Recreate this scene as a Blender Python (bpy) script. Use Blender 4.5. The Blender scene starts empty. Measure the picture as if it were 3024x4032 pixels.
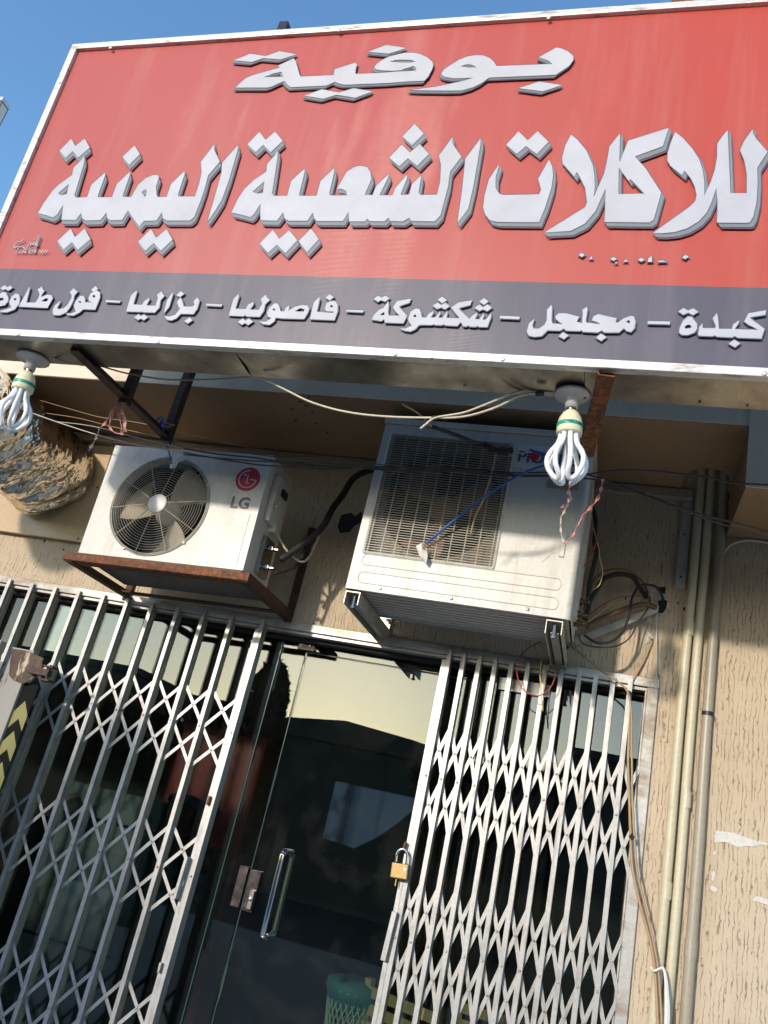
import bpy, bmesh, math, random
from mathutils import Vector, Matrix
from mathutils.geometry import tessellate_polygon
random.seed(7)
S = bpy.context.scene
C = S.collection
# ------------------------------------------------------------------ camera
CAMZ = 1.55
_a, _b, _c = 0.32039299, 0.37290274, 0.23236675
FPX = 3258.28
def _basis():
    ca, sa, cb, sb, cc, sc = math.cos(_a), math.sin(_a), math.cos(_b), math.sin(_b), math.cos(_c), math.sin(_c)
    yaw = Matrix(((ca, -sa, 0), (sa, ca, 0), (0, 0, 1)))
    f = Vector((0, cb, sb)); u = Vector((0, -sb, cb)); r = Vector((1, 0, 0))
    return yaw @ (cc*r + sc*u), yaw @ (-sc*r + cc*u), yaw @ f
RT, UP, FW = _basis()
cd = bpy.data.cameras.new('camera'); cam = bpy.data.objects.new('camera', cd); C.objects.link(cam)
m = Matrix.Identity(4)
for i in range(3):
    m[i][0] = RT[i]; m[i][1] = UP[i]; m[i][2] = -FW[i]
m[2][3] = CAMZ
cam.matrix_world = m
cd.sensor_fit = 'HORIZONTAL'; cd.sensor_width = 36; cd.lens = FPX/3024*36
cd.clip_start = 0.02; cd.clip_end = 3000
S.camera = cam
# ------------------------------------------------------------------ world and sun
SUN_EL = math.radians(14.0)
SUN_AZ = math.atan2(-0.33, -1.0)          # direction towards the sun, clockwise from +Y
w = bpy.data.worlds.new('World'); S.world = w; w.use_nodes = True
nt = w.node_tree; bg = nt.nodes['Background']
sky = nt.nodes.new('ShaderNodeTexSky'); sky.sky_type = 'NISHITA'; sky.sun_disc = False
sky.sun_elevation = SUN_EL; sky.sun_rotation = SUN_AZ
sky.air_density = 1.1; sky.dust_density = 0.7; sky.ozone_density = 2.8; sky.altitude = 0
hs = nt.nodes.new('ShaderNodeHueSaturation'); hs.inputs['Saturation'].default_value = 1.10; hs.inputs['Value'].default_value = 1.38
nt.links.new(sky.outputs[0], hs.inputs['Color']); nt.links.new(hs.outputs[0], bg.inputs[0]); bg.inputs[1].default_value = 0.15
sl = bpy.data.lights.new('sun', 'SUN'); sl.energy = 2.0; sl.angle = math.radians(2.0); sl.color = (1.0, 0.89, 0.75)
so = bpy.data.objects.new('sun', sl); C.objects.link(so)
sdir = Vector((math.sin(SUN_AZ)*math.cos(SUN_EL), math.cos(SUN_AZ)*math.cos(SUN_EL), math.sin(SUN_EL)))
so.rotation_euler = sdir.to_track_quat('Z', 'Y').to_euler(); so.location = (-3, -6, 9)
S.view_settings.view_transform = 'Standard'; S.view_settings.look = 'None'
S.view_settings.exposure = 0.75; S.view_settings.gamma = 1; S.view_settings.use_curve_mapping = False
S.render.engine = 'CYCLES'
S.cycles.max_bounces = 8; S.cycles.transparent_max_bounces = 12
S.cycles.caustics_reflective = False; S.cycles.caustics_refractive = False
# ------------------------------------------------------------------ helpers
def ray(u, v):
    return RT*((u-1512)/FPX) + UP*((2016-v)/FPX) + FW
def at(u, v, Y):
    d = ray(u, v); t = Y/d.y
    return Vector((d.x*t, Y, d.z*t+CAMZ))
def atz(u, v, Z):
    d = ray(u, v); t = (Z-CAMZ)/d.z
    return Vector((d.x*t, d.y*t, Z))
SGB, SGT = 2.953, 4.400                    # sign face bottom and top edge
def sgY(z): return 2.12 - 0.08*(z-SGB)/(SGT-SGB)
def ats(u, v, off=0.0):                    # onto the leaning face of the sign
    d = ray(u, v); k = 0.08/(SGT-SGB)
    # Y = 2.12 - k (z-SGB) ; z = CAMZ + dz t ; Y = dy t
    t = (2.12 - k*(CAMZ-SGB) - off)/(d.y + k*d.z)
    return Vector((d.x*t, d.y*t, d.z*t+CAMZ))
class MB:
    def __init__(s): s.v = []; s.f = []
    def add(s, vs, fs):
        n = len(s.v); s.v += [Vector(p) for p in vs]; s.f += [tuple(i+n for i in q) for q in fs]; return s
    def box(s, x0, x1, y0, y1, z0, z1):
        return s.add([(x0,y0,z0),(x1,y0,z0),(x1,y1,z0),(x0,y1,z0),(x0,y0,z1),(x1,y0,z1),(x1,y1,z1),(x0,y1,z1)],
                     [(0,3,2,1),(4,5,6,7),(0,1,5,4),(1,2,6,5),(2,3,7,6),(3,0,4,7)])
    def bar(s, a, b, w, h, up=(0,0,1)):     # oriented box from a to b, w across, h along 'up'
        a = Vector(a); b = Vector(b); d = (b-a).normalized(); up = Vector(up)
        if abs(d.dot(up)) > .98: up = Vector((0,1,0))
        sd = d.cross(up).normalized(); u2 = sd.cross(d).normalized()
        vs = [p+sd*i*w/2+u2*j*h/2 for p in (a, b) for i, j in ((-1,-1),(1,-1),(1,1),(-1,1))]
        return s.add(vs, [(0,1,2,3),(7,6,5,4),(0,4,5,1),(1,5,6,2),(2,6,7,3),(3,7,4,0)])
    def quadprism(s, pts, d):               # closed polygon extruded by vector d
        n = len(pts); pts = [Vector(p) for p in pts]; d = Vector(d)
        tri = tessellate_polygon([pts]); vs = pts + [p+d for p in pts]
        fs = [tuple(t) for t in tri] + [tuple(i+n for i in reversed(t)) for t in tri]
        fs += [(i, (i+1) % n, (i+1) % n+n, i+n) for i in range(n)]
        return s.add(vs, fs)
    def poly(s, outer, holes=()):
        allp = [Vector(p) for p in outer]; loops = [list(allp)]
        for h in holes:
            hp = [Vector(p) for p in h]; loops.append(hp); allp += hp
        return s.add(allp, [tuple(t) for t in tessellate_polygon(loops)])
    def tube(s, pts, r, n=8, closed=False, cap=True):
        pts = [Vector(p) for p in pts]; k = len(pts)
        rs = r if isinstance(r, (list, tuple)) else [r]*k
        prev = None; vs = []
        for i, p in enumerate(pts):
            if closed: d = pts[(i+1) % k]-pts[i-1]
            else: d = pts[min(i+1, k-1)]-pts[max(i-1, 0)]
            if d.length < 1e-9: d = Vector((0,0,1))
            d.normalize()
            if prev is None:
                a = Vector((0,0,1)) if abs(d.z) < .9 else Vector((1,0,0))
                prev = d.cross(a).normalized()
            prev = (prev - d*prev.dot(d)).normalized(); q = d.cross(prev)
            for j in range(n):
                t = 2*math.pi*j/n; vs.append(p + (prev*math.cos(t)+q*math.sin(t))*rs[i])
        fs = []
        for i in range(k if closed else k-1):
            i2 = (i+1) % k
            for j in range(n):
                fs.append((i*n+j, i*n+(j+1) % n, i2*n+(j+1) % n, i2*n+j))
        if cap and not closed:
            fs.append(tuple(range(n-1, -1, -1))); fs.append(tuple((k-1)*n+j for j in range(n)))
        return s.add(vs, fs)
    def lathe(s, prof, c=(0,0,0), ax=(0,0,1), n=24):
        c = Vector(c); ax = Vector(ax).normalized()
        a = ax.orthogonal().normalized(); b = ax.cross(a); k = len(prof)
        vs = [c+ax*h+(a*math.cos(2*math.pi*j/n)+b*math.sin(2*math.pi*j/n))*max(r, 1e-4) for r, h in prof for j in range(n)]
        fs = [(i*n+j, i*n+(j+1) % n, (i+1)*n+(j+1) % n, (i+1)*n+j) for i in range(k-1) for j in range(n)]
        fs += [tuple(range(n-1, -1, -1)), tuple((k-1)*n+j for j in range(n))]
        return s.add(vs, fs)
    def mesh(s, name, mat, smooth=False):
        me = bpy.data.meshes.new(name); me.from_pydata([tuple(v) for v in s.v], [], s.f)
        bm = bmesh.new(); bm.from_mesh(me); bmesh.ops.recalc_face_normals(bm, faces=bm.faces); bm.to_mesh(me); bm.free()
        if mat: me.materials.append(mat)
        if smooth:
            me.shade_smooth()
        return me
    def build(s, name, mat, parent=None, smooth=False, bevel=0, seg=2, label=None):
        me = s.mesh(name, mat, smooth)
        o = bpy.data.objects.new(name, me); C.objects.link(o)
        if parent is not None:
            o.parent = parent; o.matrix_parent_inverse = Matrix.Identity(4)
        if bevel:
            b = o.modifiers.new('bevel', 'BEVEL'); b.width = bevel; b.segments = seg; b.limit_method = 'ANGLE'; b.angle_limit = math.radians(40)
        if label: o['label'] = label
        return o
def tag(o, label, cat, group=None):
    o['label'] = label; o['category'] = cat
    if group: o['group'] = group
    return o
def thing(name, label, cat, loc=(0,0,0), rot=(0,0,0), group=None):
    o = bpy.data.objects.new(name, None); C.objects.link(o); o.empty_display_size = .1
    o.location = loc; o.rotation_euler = rot
    return tag(o, label, cat, group)
def struct(o): o['kind'] = 'structure'; return o
def inst(name, me, parent, loc=(0,0,0), rot=(0,0,0)):
    o = bpy.data.objects.new(name, me); C.objects.link(o); o.parent = parent; o.location = loc; o.rotation_euler = rot
    return o
def crom(pts, k=6, closed=False):
    pts = [Vector(p) for p in pts]; n = len(pts); out = []
    rng = range(n) if closed else range(n-1)
    for i in rng:
        p0 = pts[(i-1) % n] if closed else pts[max(i-1, 0)]
        p1 = pts[i]; p2 = pts[(i+1) % n]
        p3 = pts[(i+2) % n] if closed else pts[min(i+2, n-1)]
        for j in range(k):
            t = j/k
            out.append(.5*((2*p1)+(-p0+p2)*t+(2*p0-5*p1+4*p2-p3)*t*t+(-p0+3*p1-3*p2+p3)*t**3))
    if not closed: out.append(pts[-1])
    return out
# ------------------------------------------------------------------ materials
def newmat(name):
    mt = bpy.data.materials.new(name); mt.use_nodes = True
    n = mt.node_tree; return mt, n, n.nodes['Principled BSDF']
def N(n, t, **kw):
    x = n.nodes.new(t)
    for k, v in kw.items():
        if k.startswith('i_'):
            key = k[2:]; key = int(key) if key.isdigit() else key.replace('_', ' ')
            x.inputs[key].default_value = v
        else: setattr(x, k, v)
    return x
def coords(n, scale=(1,1,1)):
    tc = n.nodes.new('ShaderNodeNewGeometry'); mp = N(n, 'ShaderNodeMapping'); mp.inputs['Scale'].default_value = scale
    n.links.new(tc.outputs['Position'], mp.inputs[0]); return mp.outputs[0]
def ramp(n, src, stops):
    r = n.nodes.new('ShaderNodeValToRGB'); e = r.color_ramp.elements
    while len(e) < len(stops): e.new(.5)
    for i, (p, c) in enumerate(stops):
        e[i].position = p; e[i].color = (*c, 1) if isinstance(c, tuple) else (c, c, c, 1)
    n.links.new(src, r.inputs[0]); return r.outputs[0]
def mixc(n, f, a, b, mode='MIX'):
    x = n.nodes.new('ShaderNodeMix'); x.data_type = 'RGBA'; x.blend_type = mode
    for sock, val in ((x.inputs['Factor'], f), (x.inputs['A'], a), (x.inputs['B'], b)):
        if hasattr(val, 'is_linked') or isinstance(val, bpy.types.NodeSocket): n.links.new(val, sock)
        elif isinstance(val, tuple): sock.default_value = (*val, 1)
        else: sock.default_value = val
    return x.outputs['Result']
def noise(n, co, scale, detail=5, rough=.55, dist=0):
    x = N(n, 'ShaderNodeTexNoise', i_Scale=scale, i_Detail=detail, i_Roughness=rough, i_Distortion=dist)
    n.links.new(co, x.inputs['Vector']); return x.outputs['Fac']
def bump(n, h, strength=.3, dist=.002):
    b = N(n, 'ShaderNodeBump', i_Strength=strength, i_Distance=dist); n.links.new(h, b.inputs['Height']); return b.outputs[0]
def paint(name, col, rough=.5, metal=0, dirt=None, dirt_amt=.5, dscale=6, stretch=(1,1,1), bstr=.15, fine=80, spec=.5, dlo=.5, dhi=.75, rvar=.12, coat=0):
    mt, n, p = newmat(name)
    co = coords(n, stretch); co1 = coords(n)
    a = noise(n, co, dscale, 6, .65); f = noise(n, co1, fine, 3, .6)
    base = mixc(n, ramp(n, f, [(.3, 0.0), (.7, 1.0)]), tuple(c*.90 for c in col), tuple(min(1, c*1.06) for c in col))
    if dirt is not None:
        fac = ramp(n, a, [(dlo, 0.0), (dhi, dirt_amt)])
        base = mixc(n, fac, base, dirt)
    n.links.new(base, p.inputs['Base Color'])
    rr = N(n, 'ShaderNodeMapRange'); rr.inputs['To Min'].default_value = max(0.02, rough-rvar); rr.inputs['To Max'].default_value = min(1, rough+rvar)
    n.links.new(a, rr.inputs[0]); n.links.new(rr.outputs[0], p.inputs['Roughness'])
    p.inputs['Metallic'].default_value = metal; p.inputs['Specular IOR Level'].default_value = spec
    p.inputs['Coat Weight'].default_value = coat
    if bstr: n.links.new(bump(n, f, bstr, .0015), p.inputs['Normal'])
    return mt
def flat(name, col, rough=.5, metal=0, spec=.5, **kw):
    mt, n, p = newmat(name); p.inputs['Base Color'].default_value = (*col, 1)
    p.inputs['Roughness'].default_value = rough; p.inputs['Metallic'].default_value = metal; p.inputs['Specular IOR Level'].default_value = spec
    return mt
def stucco():
    mt, n, p = newmat('grooved_stucco')
    wv = N(n, 'ShaderNodeTexWave', wave_type='BANDS', bands_direction='X', i_Scale=19.0, i_Distortion=8.5, i_Detail=4.0)
    wv.inputs['Detail Scale'].default_value = 2.2; wv.inputs['Detail Roughness'].default_value = .68
    n.links.new(coords(n, (1, 1, .34)), wv.inputs['Vector'])
    sv = N(n, 'ShaderNodeSeparateXYZ')
    groove = ramp(n, wv.outputs['Fac'], [(.0, 1.0), (.02, .7), (.085, 0.0)])
    mask = ramp(n, noise(n, coords(n, (38, 38, 15)), 1, 4, .65), [(.42, 0.0), (.60, 1.0)])
    gm = N(n, 'ShaderNodeMath', operation='MULTIPLY'); n.links.new(groove, gm.inputs[0]); n.links.new(mask, gm.inputs[1])
    big = noise(n, coords(n), 1.7, 5, .6); fine = noise(n, coords(n), 160, 3, .6)
    base = mixc(n, ramp(n, big, [(.35, 0.0), (.65, 1.0)]), (.50, .405, .295), (.56, .465, .35))
    base = mixc(n, ramp(n, noise(n, coords(n, (3, 3, .5)), 2.2, 5, .6), [(.55, 0.0), (.78, .38)]), base, (.34, .235, .14))
    base = mixc(n, ramp(n, fine, [(.3, .0), (.75, .22)]), base, (.43, .31, .19))
    gcol = mixc(n, 0.54, base, (.16, .095, .045))
    base = mixc(n, gm.outputs[0], base, gcol)
    n.links.new(base, p.inputs['Base Color']); p.inputs['Roughness'].default_value = .85; p.inputs['Specular IOR Level'].default_value = .25
    h = N(n, 'ShaderNodeMath', operation='MULTIPLY_ADD', i_1=-1.0); n.links.new(gm.outputs[0], h.inputs[0])
    fs = N(n, 'ShaderNodeMath', operation='MULTIPLY', i_1=.35); n.links.new(fine, fs.inputs[0]); n.links.new(fs.outputs[0], h.inputs[2])
    n.links.new(bump(n, h.outputs[0], .9, .004), p.inputs['Normal'])
    return mt
def rust_mat(name, a=(.16,.055,.022), b=(.36,.12,.03), dark=(.05,.02,.012), metal=.15, rough=.75):
    mt, n, p = newmat(name)
    c1 = noise(n, coords(n, (1,1,1)), 14, 7, .7, 1.0); c2 = noise(n, coords(n), 55, 5, .7)
    base = mixc(n, ramp(n, c1, [(.35, 0.0), (.62, 1.0)]), dark, a)
    base = mixc(n, ramp(n, c2, [(.48, 0.0), (.66, .85)]), base, b)
    n.links.new(base, p.inputs['Base Color']); p.inputs['Roughness'].default_value = rough; p.inputs['Metallic'].default_value = metal
    n.links.new(bump(n, c2, .5, .002), p.inputs['Normal']); return mt
def flake_mat(name, top, under, under2, lo, hi, scale=9, stretch=(1,1,.25)):
    mt, n, p = newmat(name)
    c1 = noise(n, coords(n, stretch), scale, 8, .72, .6); c2 = noise(n, coords(n), 40, 5, .7)
    u = mixc(n, ramp(n, c2, [(.4, 0.0), (.65, 1.0)]), under, under2)
    f = ramp(n, c1, [(lo, 1.0), (hi, 0.0)])
    base = mixc(n, f, u, top); n.links.new(base, p.inputs['Base Color']); p.inputs['Roughness'].default_value = .7
    n.links.new(bump(n, f, .6, .0015), p.inputs['Normal']); return mt
def glass_mat(name, tint, fac, dust=.03, swirl=True):
    mt, n, p = newmat(name)
    out = n.nodes['Material Output']
    tr = N(n, 'ShaderNodeBsdfTransparent'); tr.inputs[0].default_value = (*tint, 1)
    gl = N(n, 'ShaderNodeBsdfGlossy'); gl.inputs['Roughness'].default_value = 0.0; gl.inputs[0].default_value = (.93, .95, .92, 1)
    fr = N(n, 'ShaderNodeFresnel', i_IOR=1.6)
    mx = N(n, 'ShaderNodeMath', operation='MAXIMUM', i_1=fac); n.links.new(fr.outputs[0], mx.inputs[0])
    m1 = N(n, 'ShaderNodeMixShader'); n.links.new(mx.outputs[0], m1.inputs[0]); n.links.new(tr.outputs[0], m1.inputs[1]); n.links.new(gl.outputs[0], m1.inputs[2])
    df = N(n, 'ShaderNodeBsdfDiffuse'); df.inputs[0].default_value = (.55, .54, .48, 1)
    co = coords(n)
    if swirl:
        wv = N(n, 'ShaderNodeTexWave', wave_type='RINGS', rings_direction='Y', i_Scale=1.1, i_Distortion=9.0, i_Detail=6.0); wv.inputs['Detail Scale'].default_value = 3.0; wv.inputs['Detail Roughness'].default_value = .7
        mp = N(n, 'ShaderNodeMapping'); mp.inputs['Location'].default_value = (.95, 0, -1.55); n.links.new(co, mp.inputs[0]); n.links.new(mp.outputs[0], wv.inputs[0])
        a = ramp(n, wv.outputs['Fac'], [(.5, .25), (1.0, 1.0)])
    else: a = ramp(n, noise(n, co, 4), [(.3, .3), (.7, 1.0)])
    b = ramp(n, noise(n, coords(n, (1,1,.6)), 3.5, 8, .75), [(.42, .15), (.75, 1.0)])
    mm = N(n, 'ShaderNodeMath', operation='MULTIPLY'); n.links.new(a, mm.inputs[0]); n.links.new(b, mm.inputs[1])
    m3 = N(n, 'ShaderNodeMath', operation='MULTIPLY', i_1=dust); n.links.new(mm.outputs[0], m3.inputs[0])
    m2 = N(n, 'ShaderNodeMixShader'); n.links.new(m3.outputs[0], m2.inputs[0]); n.links.new(m1.outputs[0], m2.inputs[1]); n.links.new(df.outputs[0], m2.inputs[2])
    n.links.new(m2.outputs[0], out.inputs[0]); return mt
def foil_mat():
    mt, n, p = newmat('foil')
    co = coords(n, (1, 2.3, 1)); wp = N(n, 'ShaderNodeTexNoise', i_Scale=4.0, i_Detail=2.0)
    n.links.new(co, wp.inputs['Vector']); sc = N(n, 'ShaderNodeVectorMath', operation='SCALE'); sc.inputs['Scale'].default_value = .12
    n.links.new(wp.outputs['Color'], sc.inputs[0]); ad = N(n, 'ShaderNodeVectorMath', operation='ADD'); n.links.new(co, ad.inputs[0]); n.links.new(sc.outputs[0], ad.inputs[1])
    geo = n.nodes.new('ShaderNodeNewGeometry'); cur = geo.outputs['Normal']
    for scl, amt in ((12.0, .24), (27.0, .32), (58.0, .24)):
        v = N(n, 'ShaderNodeTexVoronoi', feature='F1', i_Scale=scl, i_Randomness=1.0); n.links.new(ad.outputs[0], v.inputs['Vector'])
        sb = N(n, 'ShaderNodeVectorMath', operation='SUBTRACT'); sb.inputs[1].default_value = (.5, .5, .5); n.links.new(v.outputs['Color'], sb.inputs[0])
        ms = N(n, 'ShaderNodeVectorMath', operation='SCALE'); ms.inputs['Scale'].default_value = amt; n.links.new(sb.outputs[0], ms.inputs[0])
        a2 = N(n, 'ShaderNodeVectorMath', operation='ADD'); n.links.new(cur, a2.inputs[0]); n.links.new(ms.outputs[0], a2.inputs[1]); cur = a2.outputs[0]
    nz = N(n, 'ShaderNodeVectorMath', operation='NORMALIZE'); n.links.new(cur, nz.inputs[0])
    p.inputs['Base Color'].default_value = (.82, .78, .70, 1); p.inputs['Metallic'].default_value = 1; p.inputs['Roughness'].default_value = .16
    n.links.new(nz.outputs[0], p.inputs['Normal']); return mt
def sign_mat():
    mt, n, p = newmat('sign_print')
    geo = n.nodes.new('ShaderNodeNewGeometry'); sep = N(n, 'ShaderNodeSeparateXYZ'); n.links.new(geo.outputs['Position'], sep.inputs[0])
    cmp_ = N(n, 'ShaderNodeMath', operation='GREATER_THAN', i_1=SGB+.300); n.links.new(sep.outputs['Z'], cmp_.inputs[0])
    # flex print: pinkish sky sheen painted in left and middle, deeper red at right end
    red = mixc(n, ramp(n, noise(n, coords(n, (1.4, 1, .25)), 1.3, 4, .6), [(.3, 0.0), (.7, 1.0)]), (.36, .050, .040), (.375, .064, .058))
    gx = N(n, 'ShaderNodeMapRange'); gx.inputs['From Min'].default_value = -1.0; gx.inputs['From Max'].default_value = .4; n.links.new(sep.outputs['X'], gx.inputs[0])
    red = mixc(n, gx.outputs[0], red, (.40, .044, .022))
    grey = mixc(n, ramp(n, noise(n, coords(n, (3, 1, .4)), 1.6, 4, .6), [(.35, 0.0), (.7, 1.0)]), (.062, .055, .085), (.080, .070, .100))
    base = mixc(n, cmp_.outputs[0], grey, red)
    st = ramp(n, noise(n, coords(n, (5, 1, .35)), 1.5, 6, .7), [(.5, 0.0), (.8, .10)])
    base = mixc(n, st, base, (.55, .48, .46))
    spk = N(n, 'ShaderNodeTexVoronoi', feature='F1', i_Scale=3.3); n.links.new(coords(n), spk.inputs['Vector'])
    base = mixc(n, ramp(n, spk.outputs['Distance'], [(.008, .9), (.014, 0.0)]), base, (.03, .005, .01))
    n.links.new(base, p.inputs['Base Color']); p.inputs['Roughness'].default_value = .42; p.inputs['Specular IOR Level'].default_value = .45
    wv = N(n, 'ShaderNodeTexWave', bands_direction='Z', i_Scale=62.0, i_Distortion=.4); n.links.new(coords(n), wv.inputs[0])
    msk = ramp(n, noise(n, coords(n, (4.5, 1, .7)), 1.3, 4, .6), [(.52, 0.0), (.64, 1.0)])
    mm = N(n, 'ShaderNodeMath', operation='MULTIPLY'); n.links.new(wv.outputs['Fac'], mm.inputs[0]); n.links.new(msk, mm.inputs[1])
    sw = noise(n, coords(n, (2.5, 1, .5)), 2, 2, .5)
    s2 = N(n, 'ShaderNodeMath', operation='MULTIPLY_ADD', i_1=2.0); n.links.new(sw, s2.inputs[0]); n.links.new(mm.outputs[0], s2.inputs[2])
    n.links.new(bump(n, s2.outputs[0], .22, .002), p.inputs['Normal']); return mt
M = dict(
 stucco=stucco(),
 soffit=paint('tan_soffit_paint', (.29,.19,.105), .8, dirt=(.13,.085,.05), dirt_amt=.5, dscale=2.5, bstr=.3),
 plaster=paint('pale_plaster', (.72,.63,.52), .85, dirt=(.50,.44,.36), dirt_amt=.6, dscale=5, bstr=.6, fine=120),
 sign=sign_mat(),
 letter=paint('letter_white', (.42,.425,.48), .5, dirt=(.44,.44,.43), dirt_amt=.25, dscale=7, bstr=0, fine=6),
 lettershade=flat('letter_grey', (.17,.205,.235), .5), letterline=flat('letter_line', (.07,.08,.12), .5), lettershadow=flat('letter_shadow', (.11,.045,.075), .6),
 trim=paint('sign_aluminium', (.60,.59,.57), .42, metal=.3, dirt=(.26,.22,.18), dirt_amt=.9, dscale=30, stretch=(.3,1,1.6), dlo=.54, dhi=.66, fine=150),
 tin=paint('galvanised_sheet', (.36,.33,.28), .30, metal=.85, dirt=(.13,.11,.085), dirt_amt=.85, dscale=3.2, dlo=.42, dhi=.62, rvar=.16, bstr=.3, fine=9),
 rust=rust_mat('rust'), rustdark=rust_mat('dark_iron', (.055,.03,.02), (.12,.05,.02), (.02,.014,.01), .3, .6),
 rustorange=rust_mat('orange_rust', (.16,.055,.022), (.30,.10,.03), (.07,.028,.014)), rustside=rust_mat('brown_rust', (.07,.030,.016), (.15,.055,.02), (.03,.015,.010)),
 acwhite=paint('ac_white', (.58,.565,.53), .38, dirt=(.36,.30,.21), dirt_amt=.55, dscale=5, stretch=(1.6,1,.35), bstr=.05, coat=.15),
 acwhite2=paint('ac_white_aged', (.57,.555,.52), .42, dirt=(.33,.28,.20), dirt_amt=.6, dscale=5, stretch=(2.2,1,.3), bstr=.05),
 acside=paint('ac_side', (.62,.58,.52), .45, dirt=(.38,.32,.24), dirt_amt=.5, dscale=5, bstr=.05),
 cream=paint('cream_wire', (.55,.49,.38), .4, dirt=(.45,.36,.24), dirt_amt=.4, dscale=14, bstr=.05),
 grille=paint('grille_cream', (.38,.355,.30), .45, dirt=(.38,.30,.2), dirt_amt=.6, dscale=8, bstr=0),
 blade=paint('fan_blade', (.42,.36,.28), .5, dirt=(.3,.22,.14), dirt_amt=.6, dscale=8, bstr=0),
 black=flat('black_plastic', (.012,.012,.013), .5), hose=paint('black_hose', (.02,.018,.017), .7, bstr=.5, fine=60),
 inner=flat('dark_cavity', (.015,.014,.013), .9),
 bars=paint('silver_gate_paint', (.42,.415,.405), .38, metal=.35, dirt=(.20,.195,.19), dirt_amt=.8, dscale=26, stretch=(1,1,.35), dlo=.48, dhi=.7, bstr=.2, fine=90),
 barrear=paint('yellowed_channel', (.42,.38,.26), .5, metal=.2, dirt=(.2,.18,.13), dirt_amt=.7, dscale=14, bstr=.2),
 frame=paint('silver_frame_paint', (.43,.42,.40), .40, metal=.3, dirt=(.20,.145,.09), dirt_amt=.85, dscale=9, stretch=(.4,1,1), dlo=.46, dhi=.62, bstr=.5, fine=60),
 chrome=flat('chrome', (.80,.80,.80), .07, 1), steel=paint('brushed_steel', (.30,.29,.28), .25, metal=1, bstr=.1),
 darksteel=paint('dark_steel', (.10,.09,.09), .22, metal=.9, dirt=(.2,.13,.12), dirt_amt=.5, dscale=25, bstr=.1), brass=paint('brass', (.32,.225,.095), .5, metal=.8, bstr=.15, fine=200),
 pvc=paint('cream_pipe', (.54,.49,.35), .42, dirt=(.4,.33,.2), dirt_amt=.35, dscale=12, bstr=.05),
 pvcgrey=paint('grey_pipe', (.34,.30,.23), .4, dirt=(.18,.16,.14), dirt_amt=.5, dscale=6, stretch=(1,1,.3), bstr=.05),
 alu=paint('aluminium_angle', (.55,.56,.57), .35, metal=.6, dirt=(.35,.33,.3), dirt_amt=.4, bstr=.1),
 strip=paint('strip_brown', (.38,.31,.25), .5, metal=.2, dirt=(.2,.15,.11), dirt_amt=.5, bstr=.1),
 board=paint('gold_board', (.50,.36,.20), .33, dirt=(.46,.30,.14), dirt_amt=.5, dscale=2, bstr=.03),
 foil=foil_mat(),
 ceramic=paint('lamp_plate', (.50,.50,.52), .35, dirt=(.4,.36,.3), dirt_amt=.3, bstr=0), ballast=paint('ballast_cream', (.74,.70,.50), .35, bstr=0),
 green=flat('green_band', (.02,.30,.20), .4), tubeglass=paint('tube_glass', (.86,.87,.90), .12, bstr=0, coat=.6, dirt=(.6,.58,.55), dirt_amt=.25),
 pink=paint('pink_ribbon', (.62,.24,.24), .6, dirt=(.45,.32,.27), dirt_amt=.7, dscale=30, bstr=.3),
 pinkpale=paint('faded_ribbon', (.58,.45,.38), .7, dirt=(.5,.2,.18), dirt_amt=.5, dscale=25, bstr=.3),
 blue=flat('tie_cord', (.012,.09,.34), .45), paper=paint('paper_tag', (.72,.70,.68), .7, bstr=.2),
 red=flat('red_wire', (.38,.02,.02), .4), yellow=flat('yellow_wire', (.55,.42,.16), .45), brown=flat('brown_wire', (.13,.07,.035), .5),
 tan=flat('tan_wire', (.38,.26,.15), .5), white=flat('white_cable', (.52,.49,.44), .45), greywire=flat('dark_wire', (.06,.05,.045), .5), twine=flat('twine', (.42,.30,.18), .8),
 glass=glass_mat('storefront_glass', (.60,.66,.63), .070, .018), glassL=glass_mat('pane_glass', (.62,.67,.65), .072, .012, False), edge=flat('glass_edge', (.045,.085,.07), .15),
 flake=flake_mat('flaking_white', (.30,.285,.26), (.09,.045,.03), (.20,.09,.03), .56, .60), flake2=flake_mat('rust_with_paint', (.5,.42,.3), (.05,.03,.022), (.10,.055,.03), .36, .40),
 concrete=paint('grey_post', (.36,.33,.29), .8, dirt=(.2,.16,.12), dirt_amt=.6, bstr=.5),
 hazy=flat('hazard_yellow', (.20,.185,.045), .55), hazb=paint('hazard_black', (.007,.007,.008), .7, bstr=.1, spec=.1),
 blackmetal=flat('black_metal', (.03,.03,.035), .4, .5),
)
# ------------------------------------------------------------------ surroundings behind the camera (they show in the glass)
def gnd():
    b = MB(); b.add([(-400,-600,0),(400,-600,0),(400,600,0),(-400,600,0)], [(0,1,2,3)])
    struct(b.build('ground', paint('dusty_ground', (.26,.22,.17), .95, dirt=(.18,.15,.12), dirt_amt=.6, dscale=.6, bstr=.4)))
    b = MB(); b.add([(-200,-12,.004),(200,-12,.004),(200,-4.5,.004),(-200,-4.5,.004)], [(0,1,2,3)])
    struct(b.build('road', paint('asphalt', (.05,.05,.05), .9, bstr=.5, fine=60)))
    b = MB(); b.box(-60, 60, -4.4, 3.46, .0, .14)
    struct(b.build('pavement', paint('pavement_concrete', (.45,.41,.35), .9, dirt=(.3,.27,.23), dirt_amt=.6, dscale=2, bstr=.5)))
gnd()
wm = paint('opposite_wall', (.12,.115,.10), .9, dirt=(.07,.065,.06), dirt_amt=.6, dscale=1.2)
wd = flat('opposite_window', (.03,.04,.05), .1)
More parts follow.
